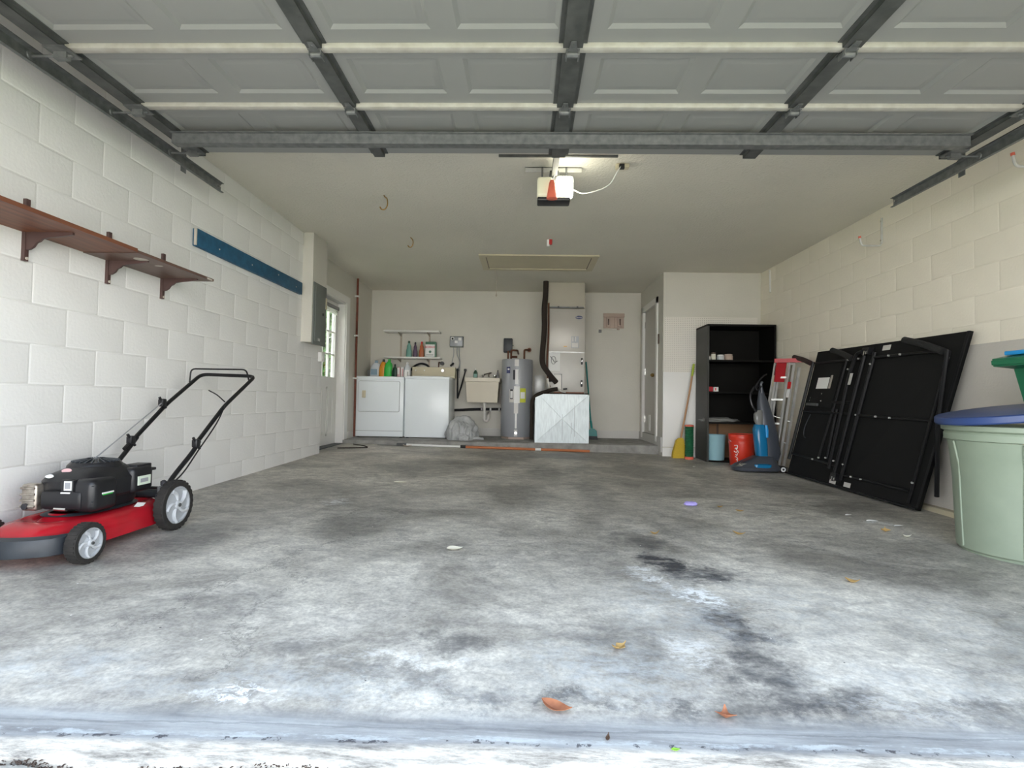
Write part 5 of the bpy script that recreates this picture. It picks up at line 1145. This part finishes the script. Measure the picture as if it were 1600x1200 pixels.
for k in range(6):
    a = 2*PI*k/6+0.35+PI/6; bm = bm_new()
    pts = [(cxx+(r+0.001)*math.cos(a), cyy+(r+0.001)*math.sin(a), f2+z) for r, z in ((0.285, 0.04), (0.298, 0.32), (0.304, 0.50), (0.332, 0.635))]
    tube(bm, pts, 0.006, 6); obj('rib', bm, 'sage', tc_)
L('base_ring', tc_, 'sage', [(0.265, 0), (0.27, 0.002), (0.275, 0.022)], (cxx, cyy, f2), seg=32)
bm = bm_new(); box(bm, (2.80, 2.72, f2+0.60), (0.11, 0.05, 0.03), bev=0.008); obj('grip', bm, 'sage', tc_)
# lid rests tilted on the rim
ldl = bpy.data.objects.new('lid', None)
bm = bm_new(); lathe(bm, [(0.33, -0.02), (0.352, -0.02), (0.357, -0.012), (0.352, 0.018), (0.342, 0.024), (0.32, 0.022), (0.29, 0.03), (0.05, 0.034)], (0, 0, 0), seg=48)
bmesh.ops.transform(bm, matrix=Matrix.Translation((2.745, 3.06, f2+0.798)) @ Matrix.Rotation(math.radians(-8.5), 4, 'Y') @ Matrix.Rotation(math.radians(-1.5), 4, 'X'), verts=bm.verts)
ldl = obj('lid', bm, 'lidblue', tc_, label='navy blue tilted round lid')
tg = thing('recycling_tote', (3.0, 2.62, 0.73), 'dark green plastic tote with bright blue lid above the sage trash can', 'tote')
bm = bm_new()
def tr_(x0, x1, y0, y1, z): return [(x0, y0, z), (x1, y0, z), (x1, y1, z), (x0, y1, z)]
loft(bm, [tr_(2.735, 3.17, 2.68, 2.98, 0.87), tr_(2.71, 3.18, 2.66, 3.0, 1.035), tr_(2.585, 3.19, 2.64, 3.02, 1.05), tr_(2.58, 3.19, 2.64, 3.02, 1.09), tr_(2.665, 3.19, 2.63, 3.03, 1.11), tr_(2.675, 3.18, 2.65, 3.01, 1.11), tr_(2.73, 3.17, 2.68, 2.98, 0.82)])
bmesh.ops.bevel(bm, geom=list(bm.edges), offset=0.008, segments=2, affect='EDGES'); obj('tote_body', bm, 'totegreen', tg)
tl = B('lid', tg, 'skylid', (2.64, 3.19, 2.67, 3.0, 1.111, 1.135), bev=0.006, label='bright blue lid'); B('raised_rim', tl, 'skylid', (2.73, 3.18, 2.69, 2.98, 1.131, 1.155), bev=0.008)

# ------------------------------------------------------------ lawn mower (front towards the camera)
MX, MY = -2.17, 2.60; MZ = fz(MX, MY)
mw = thing('lawn_mower', (MX, MY, MZ), 'red and black push lawn mower parked along the left wall', 'lawn mower')
def wheel(x, y, r, w, side, zc, lugs=True):
    z = fz(x, y)+r
    bm = bm_new(); lathe(bm, [(r*0.74, -w/2), (r*0.94, -w/2), (r*0.985, -w*0.36), (r*0.985, w*0.36), (r*0.94, w/2), (r*0.74, w/2), (r*0.72, 0)], (x, y, z), axis='X', seg=36, cap0=False, cap1=False)
    nl = 28
    for k in range(nl):
        a = 2*PI*k/nl; q = Matrix.Rotation(-a, 3, 'X')
        p = Vector((x, y, z))+q @ Vector((0, 0, r*0.985))
        box(bm, p, (w*0.86, r*0.11, r*0.035), rot=q)
    wh_ = obj('wheel', bm, 'rubber', mw)
    bm = bm_new(); s = side; o_ = s*w/2
    lathe(bm, [(r*0.76, o_-s*0.004), (r*0.76, o_), (r*0.68, o_), (r*0.65, o_-s*0.010), (r*0.30, o_-s*0.012), (r*0.2, o_-s*0.004), (0.001, o_-s*0.004)], (x, y, z), axis='X', seg=36, cap0=False, cap1=False)
    rm = obj('rim', bm, 'wheelin', wh_)
    for k in range(5):
        a = 2*PI*k/5+0.3; bm = bm_new(); pts = []
        for t in range(6):
            rr4 = r*(0.18+0.50*t/5); aa = a+0.55*(t/5)**1.5; pts.append((x+o_-s*0.006, y+rr4*math.cos(aa), z+rr4*math.sin(aa)))
        tube(bm, pts, [r*0.07*(0.8+0.5*t/5) for t in range(6)], 6); obj('spoke', bm, 'wheel', wh_)
    bm = bm_new(); lathe(bm, [(r*0.17, o_-s*0.006), (r*0.16, o_+s*0.006), (0.001, o_+s*0.006)], (x, y, z), axis='X', seg=20, cap0=False, cap1=False); obj('hub_cap', bm, 'wheel', wh_)
    bm = bm_new(); cyl(bm, (x+o_, y, z), (x+o_+s*0.012, y, z), r*0.075, seg=10); obj('axle_bolt', bm, 'galvd', wh_)
wheel(-1.935, 2.895, 0.136, 0.05, 1, 0); wheel(-1.942, 2.318, 0.090, 0.05, 1, 0)
wheel(-2.405, 2.875, 0.136, 0.05, -1, 0); wheel(-2.405, 2.315, 0.090, 0.05, -1, 0)
def deck(zr, x0, x1, y0, y1, e=0.42, n=56, nose=0.0):
    cx_, cy_ = (x0+x1)/2, (y0+y1)/2; out = []
    for k in range(n):
        a = 2*PI*k/n; c, s = math.cos(a), math.sin(a)
        x = cx_+(x1-x0)/2*math.copysign(abs(c)**e, c); y = cy_+(y1-y0)/2*math.copysign(abs(s)**(e if s > 0 else 0.75), s)
        if y < cy_: x = cx_+(x-cx_)*(1-nose*((cy_-y)/(cy_-y0))**2)
        out.append((x, y, MZ+zr))
    return out
bm = bm_new()
loft(bm, [deck(0.045, -2.375, -1.985, 2.215, 2.965, nose=0.10), deck(0.05, -2.382, -1.975, 2.205, 2.97, nose=0.1), deck(0.10, -2.382, -1.975, 2.20, 2.97, nose=0.12), deck(0.135, -2.375, -1.982, 2.215, 2.96, nose=0.14),
          deck(0.158, -2.355, -2.0, 2.25, 2.94, nose=0.16), deck(0.170, -2.325, -2.03, 2.30, 2.92, nose=0.16), deck(0.166, -2.31, -2.045, 2.325, 2.90, 0.6), deck(0.150, -2.30, -2.055, 2.345, 2.885, 0.6), deck(0.150, -2.285, -2.07, 2.37, 2.87, 0.7), deck(0.180, -2.265, -2.09, 2.42, 2.84, 0.8)])
obj('deck', bm, 'red', mw, ang=50)
bm = bm_new(); loft(bm, [deck(0.172, -2.31, -2.04, 2.40, 2.86, 0.8), deck(0.180, -2.29, -2.06, 2.43, 2.83, 0.8)]); obj('engine_base_plate', bm, 'darkgrey', mw)
# front bumper
bm = bm_new()
A = []
for k in range(17):
    t = k/16; x = -2.40+0.42*t; y = 2.245-0.10*math.sin(PI*t)**0.6 if 0 < t < 1 else 2.25
    A.append((x, y))
loft(bm, [[(x, y, MZ+z) for x, y, z in ((x_, y_+0.03, 0.135), (x_, y_, 0.125), (x_, y_-0.012, 0.09), (x_, y_-0.008, 0.055), (x_, y_+0.04, 0.045))] for x_, y_ in A]); obj('front_bumper', bm, 'darkgrey', mw)
B('axle_bracket', mw, 'darkgrey', (-2.0, -1.978, 2.27, 2.36, MZ+0.04, MZ+0.13), (-2.40, -2.38, 2.27, 2.36, MZ+0.04, MZ+0.13), (-2.0, -1.98, 2.83, 2.93, MZ+0.08, MZ+0.2), bev=0.004)
# engine
def er(x0, x1, y0, y1, z, e=0.5, n=32): return sup((x0+x1)/2, (y0+y1)/2, (x1-x0)/2, (y1-y0)/2, MZ+z, e, n)
bm = bm_new(); loft(bm, [er(-2.29, -2.06, 2.49, 2.80, 0.18), er(-2.30, -2.05, 2.48, 2.81, 0.20), er(-2.30, -2.05, 2.48, 2.80, 0.27)]); obj('crankcase', bm, 'black', mw)
bm = bm_new(); loft(bm, [er(-2.30, -2.03, 2.46, 2.79, 0.235), er(-2.315, -2.015, 2.445, 2.80, 0.25), er(-2.32, -2.01, 2.44, 2.80, 0.325), er(-2.305, -2.03, 2.46, 2.79, 0.35), er(-2.27, -2.06, 2.51, 2.76, 0.375, 0.7), er(-2.25, -2.09, 2.55, 2.74, 0.395, 0.8)]); obj('shroud', bm, 'black', mw)
bm = bm_new(); lathe(bm, [(0.118, 0.36), (0.115, 0.385), (0.10, 0.402), (0.085, 0.404), (0.03, 0.412), (0.01, 0.412)], (-2.175, 2.64, MZ), seg=32); rc = obj('recoil_cover', bm, 'black', mw)
for k in range(24):
    a = 2*PI*k/24; bm = bm_new(); bar(bm, (-2.175+0.04*math.cos(a), 2.64+0.04*math.sin(a), MZ+0.414), (-2.175+0.098*math.cos(a), 2.64+0.098*math.sin(a), MZ+0.404), 0.006, 0.008); obj('grille_rib', bm, 'darkgrey', rc)
# front lower engine cover (air cleaner) with stickers
bm = bm_new(); box(bm, (-2.15, 2.435, MZ+0.245), (0.20, 0.05, 0.09), bev=0.02); obj('lower_cover', bm, 'black', mw)
bm = bm_new(); box(bm, (-2.055, 2.50, MZ+0.265), (0.11, 0.16, 0.155), bev=0.03, seg=3); ac2 = obj('air_filter_cover', bm, 'black', mw)
for z in (0.31, 0.235): B('cover_ridge', ac2, 'darkgrey', (-2.10, -2.006, 2.425, 2.43, MZ+z, MZ+z+0.004))
q = B('sticker', mw, 'label', (-2.135, -2.10, 2.413, 2.419, MZ+0.292, MZ+0.335)); B('sticker_print', q, 'heater', (-2.13, -2.105, 2.4115, 2.414, MZ+0.30, MZ+0.328))
B('sticker', mw, 'label', (-2.15, -2.105, 2.413, 2.419, MZ+0.268, MZ+0.284))
B('sticker_backing', mw, 'black', (-2.155, -2.095, 2.417, 2.445, MZ+0.26, MZ+0.34), bev=0.004)
q = B('side_badge', mw, 'green', (-2.001, -1.998, 2.475, 2.535, MZ+0.262, MZ+0.267)); B('badge_script', q, 'label', (-2.0, -1.9965, 2.47, 2.54, MZ+0.268, MZ+0.275))
# fuel tank on the rear right with label, cap
bm = bm_new(); box(bm, (-2.07, 2.745, MZ+0.30), (0.14, 0.15, 0.13), bev=0.022, seg=3); ft = obj('fuel_tank', bm, 'black', mw)
q = B('tank_label', ft, 'labelg', (-2.0005, -1.996, 2.70, 2.79, MZ+0.272, MZ+0.318)); B('tank_print', q, 'heater', (-1.9975, -1.995, 2.715, 2.77, MZ+0.285, MZ+0.305))
B('control_bracket', mw, 'black', (-2.10, -2.02, 2.72, 2.83, MZ+0.345, MZ+0.375), bev=0.006); B('control_tab', mw, 'black', (-2.045, -2.005, 2.81, 2.845, MZ+0.335, MZ+0.35), bev=0.004)
L('fuel_cap', mw, 'black', [(0.03, 0), (0.032, 0.01), (0.03, 0.025)], (-2.23, 2.75, MZ+0.355), seg=16)
for cx_, cy_, cz_, rx, rz_, mt in ((-2.245, 2.458, 0.348, 0.020, 0.005, 'label'), (-2.20, 2.50, 0.370, 0.024, 0.012, 'pink')):
    bm = bm_new(); lathe(bm, [(1, 0), (1, 1)], seg=16); bmesh.ops.scale(bm, vec=(rx, rx*0.5, 0.003), verts=bm.verts); bmesh.ops.rotate(bm, cent=(0, 0, 0), matrix=Matrix.Rotation(math.radians(50), 3, 'X'), verts=bm.verts); bmesh.ops.translate(bm, vec=(cx_, cy_, MZ+cz_), verts=bm.verts); obj('engine_badge', bm, mt, mw)
# muffler
bm = bm_new(); box(bm, (-2.305, 2.44, MZ+0.255), (0.075, 0.05, 0.125), bev=0.012, seg=3); mf = obj('muffler', bm, 'muff', mw)
for k in range(4): B('muffler_rib', mf, 'muff', (-2.34, -2.272, 2.408, 2.416, MZ+0.21+k*0.028, MZ+0.22+k*0.028), bev=0.002)
bm = bm_new(); cyl(bm, (-2.315, 2.418, MZ+0.215), (-2.315, 2.405, MZ+0.215), 0.014, seg=12); obj('exhaust_port', bm, 'ink', mf)
T('primer_screw', mw, 'chrome', [(-2.18, 2.42, MZ+0.205), (-2.12, 2.415, MZ+0.205)], 0.009)
bm = bm_new(); prism(bm, [(2.70, 0), (2.74, 0.018), (2.79, 0.004), (2.75, -0.014)], 'X', 0, 0.001); bmesh.ops.rotate(bm, cent=(0, 2.74, 0), matrix=Matrix.Rotation(math.radians(-38), 3, 'Y'), verts=bm.verts); bmesh.ops.translate(bm, vec=(-2.008, -0.01, MZ+0.165), verts=bm.verts); obj('deck_decal', bm, 'label', mw)
T('rear_bar', mw, 'blackm', [(-2.36, 2.95, MZ+0.225), (-1.985, 2.90, MZ+0.225)], 0.008)
bm = bm_new(); cyl(bm, (-2.34, 2.93, MZ+0.19), (-2.02, 2.93, MZ+0.19), 0.025, seg=14); obj('rear_flap_roll', bm, 'darkgrey', mw)
B('height_lever', mw, 'galv', (-2.01, -1.985, 2.86, 2.92, MZ+0.19, MZ+0.24), bev=0.004)
L('lever_knob', mw, 'ink', [(0.005, 0), (0.016, 0.01), (0.016, 0.03), (0.006, 0.038)], (-1.99, 2.885, MZ+0.235), seg=12)
T('lower_handle', mw, 'blackm', smoothpath([(-1.995, 2.90, MZ+0.20), (-1.99, 2.95, MZ+0.27), (-1.975, 3.10, MZ+0.40), (-1.972, 3.16, MZ+0.465)]), 0.013)
T('lower_handle', mw, 'blackm', smoothpath([(-2.36, 2.90, MZ+0.20), (-2.36, 2.95, MZ+0.28), (-2.345, 3.08, MZ+0.42), (-2.34, 3.14, MZ+0.485)]), 0.013)
hp = rounded([(-1.975, 3.12, MZ+0.44), (-1.972, 3.42, MZ+0.675), (-1.972, 3.80, MZ+0.885), (-2.345, 3.76, MZ+0.892), (-2.345, 3.40, MZ+0.68), (-2.345, 3.05, MZ+0.42)], 0.05)
T('upper_handle', mw, 'blackm', hp, 0.0125, 10)
T('control_bail', mw, 'blackm', rounded([(-1.985, 3.74, MZ+0.85), (-1.985, 3.70, MZ+0.928), (-2.345, 3.64, MZ+0.925), (-2.352, 3.64, MZ+0.83)], 0.03), 0.0055)
for x, y, z in ((-1.97, 3.13, 0.455), (-2.345, 3.10, 0.47), (-2.345, 3.36, 0.69)):
    k_ = B('handle_knob', mw, 'black', (x-0.018, x+0.018, y-0.02, y+0.02, MZ+z-0.025, MZ+z+0.025), bev=0.008)
    T('wing', k_, 'black', [(x+0.0, y-0.03, MZ+z+0.035), (x+0.01, y+0.02, MZ+z-0.035)], 0.008)
T('control_cable', mw, 'black', smoothpath([(-1.965, 3.42, MZ+0.69), (-1.962, 3.32, MZ+0.565), (-1.968, 3.15, MZ+0.41), (-1.98, 3.03, MZ+0.29), (-2.0, 2.92, MZ+0.22)]), 0.0045, seg=6)
T('cable_end', mw, 'black', smoothpath([(-1.97, 3.42, MZ+0.70), (-2.0, 3.38, MZ+0.745), (-2.04, 3.35, MZ+0.775)]), 0.004, seg=6)
T('starter_rope', mw, 'heater', [(-2.20, 2.66, MZ+0.41), (-2.34, 3.35, MZ+0.69)], 0.0035, seg=6)

# ------------------------------------------------------------ leaves and litter on the floor
def leaf(name, x, y, L_, W_, rz, mt, lb, curl=0.3, lobes=0, cat='leaf'):
    bm = bm_new(); n = 10; th = 0.0012
    top = []
    for i in range(n+1):
        t = i/n; w = W_*0.5*math.sin(PI*t**0.8)*(1+(0.45*math.sin(t*PI*lobes*2) if lobes else 0)); xx = (t-0.5)*L_; zz = curl*L_*((t-0.5)**2)*1.6
        top.append((xx, w, zz))
    R_ = Matrix.Rotation(rz, 3, 'Z'); o3 = Vector((x, y, fz(x, y)+0.003))
    secs = []
    for xx, w, zz in top:
        w = max(w, 0.0012)
        secs.append([o3+R_ @ Vector(p) for p in ((xx, -w, zz+w*0.45), (xx, 0, zz), (xx, w, zz+w*0.45), (xx, w, zz+w*0.45+th), (xx, 0, zz+th), (xx, -w, zz+w*0.45+th))])
    loft(bm, secs); o = obj(name, bm, mt, at=(x, y, fz(x, y))); tag(o, lb, cat); return o
leaf('dry_leaf', 0.092, 1.40, 0.085, 0.045, -0.45, 'leaf', 'large orange brown curled leaf near the slab edge', 0.5)
leaf('dry_leaf', 0.315, 1.75, 0.065, 0.03, 0.7, 'leafy', 'tan forked leaf on the bluish patch left of the oil stain', 0.6, 2)
leaf('dry_leaf', 0.527, 1.405, 0.05, 0.04, 1.3, 'leaf', 'small reddish brown crumpled leaf near the slab edge', 0.9, 1)
leaf('dry_leaf', 0.208, 1.295, 0.03, 0.010, 1.3, 'brown', 'tiny dark brown leaf on the pale door strip', 0.4)
leaf('dry_leaf', 1.502, 2.485, 0.06, 0.035, -0.5, 'leafy', 'yellow brown leaf alone on the right side of the floor', 0.8)
leaf('dry_leaf', 0.779, 3.20, 0.07, 0.03, 0.5, 'leafy', 'yellowish leaf just beyond the oil stain, left one of two', 0.7, 1)
leaf('dry_leaf', 1.302, 3.27, 0.075, 0.03, -0.4, 'leafy', 'tan leaf just beyond the oil stain, right one of two', 0.6)
leaf('dry_leaf', 1.574, 3.94, 0.06, 0.03, -0.1, 'leafy', 'small tan leaf, middle right of the floor, nearer of two', 0.4)
leaf('dry_leaf', 1.474, 4.06, 0.05, 0.025, 0.3, 'leafy', 'small tan leaf near the lilac scrap', 0.4)
leaf('dry_leaf', 2.319, 3.49, 0.055, 0.04, 1.1, 'leafy', 'golden crumpled leaf in front of the leaning table', 1.1, 1)
leaf('dry_leaf', 2.37, 3.37, 0.05, 0.035, -0.2, 'paper', 'pale dried leaf beside the golden crumpled one', 0.8)
leaf('green_leaf', 0.36, 1.265, 0.02, 0.01, 0.1, 'green2', 'tiny bright green leaf on the pale door strip', 0.3)
o = leaf('paper_scrap', -0.353, 2.73, 0.085, 0.055, 0.35, 'paper', 'small pale scrap in the middle of the floor', 0.3, cat='scrap')
leaf('paper_scrap', -1.075, 4.57, 0.115, 0.05, 0.1, 'paper', 'flat pale paper scrap toward the back left of the floor', 0.15, cat='scrap')
lc = thing('lilac_scrap', (1.263, 4.09, fz(1.263, 4.09)), 'small lilac plastic piece on the floor', 'scrap')
blob('piece', (1.263, 4.09, fz(1.263, 4.09)+0.012), (0.036, 0.022, 0.014), 4, 0.5, 'lilac', lc)
for i, (x, y, s) in enumerate(((2.42, 3.78, 0.05), (2.52, 3.66, 0.045), (2.36, 3.95, 0.04), (2.0, 6.35, 0.03))):
    leaf('paint_fleck', x, y, s*1.6, s*0.6, 0.2*i, 'label', ['white fleck in front of the leaning table, middle of three', 'white fleck nearest the trash can', 'white fleck nearest the leaning table foot', 'white fleck on the floor in front of the pale blue bin'][i], 0.05, cat='fleck')

# repeats of a kind share a group
GROUPS = {'door_track': 'door tracks along the side walls', 'ceiling_hook': 'hooks in the ceiling', 'storage_hook': 'storage hooks on the right wall',
          'dry_leaf': 'dry leaves on the floor', 'paper_scrap': 'pale scraps on the floor', 'paint_fleck': 'white flecks on the floor',
          'jar': 'jars on the top bookcase shelf', 'small_carton': 'cartons on the second bookcase shelf', 'dryer_sheet_box': 'cartons on the dryer'}
for o in [o for o in bpy.data.objects if o.parent is None and o.get('category')]:
    k = o.name.split('.')[0]
    if k in GROUPS: o['group'] = GROUPS[k]
    elif 'bottle' in k or k == 'bleach_jug':
        o['group'] = 'bottles on the laundry shelf' if o.location.z > 1.4 else ('bottles on the utility sink' if o.location.x > -1.2 else 'bottles on the dryer')
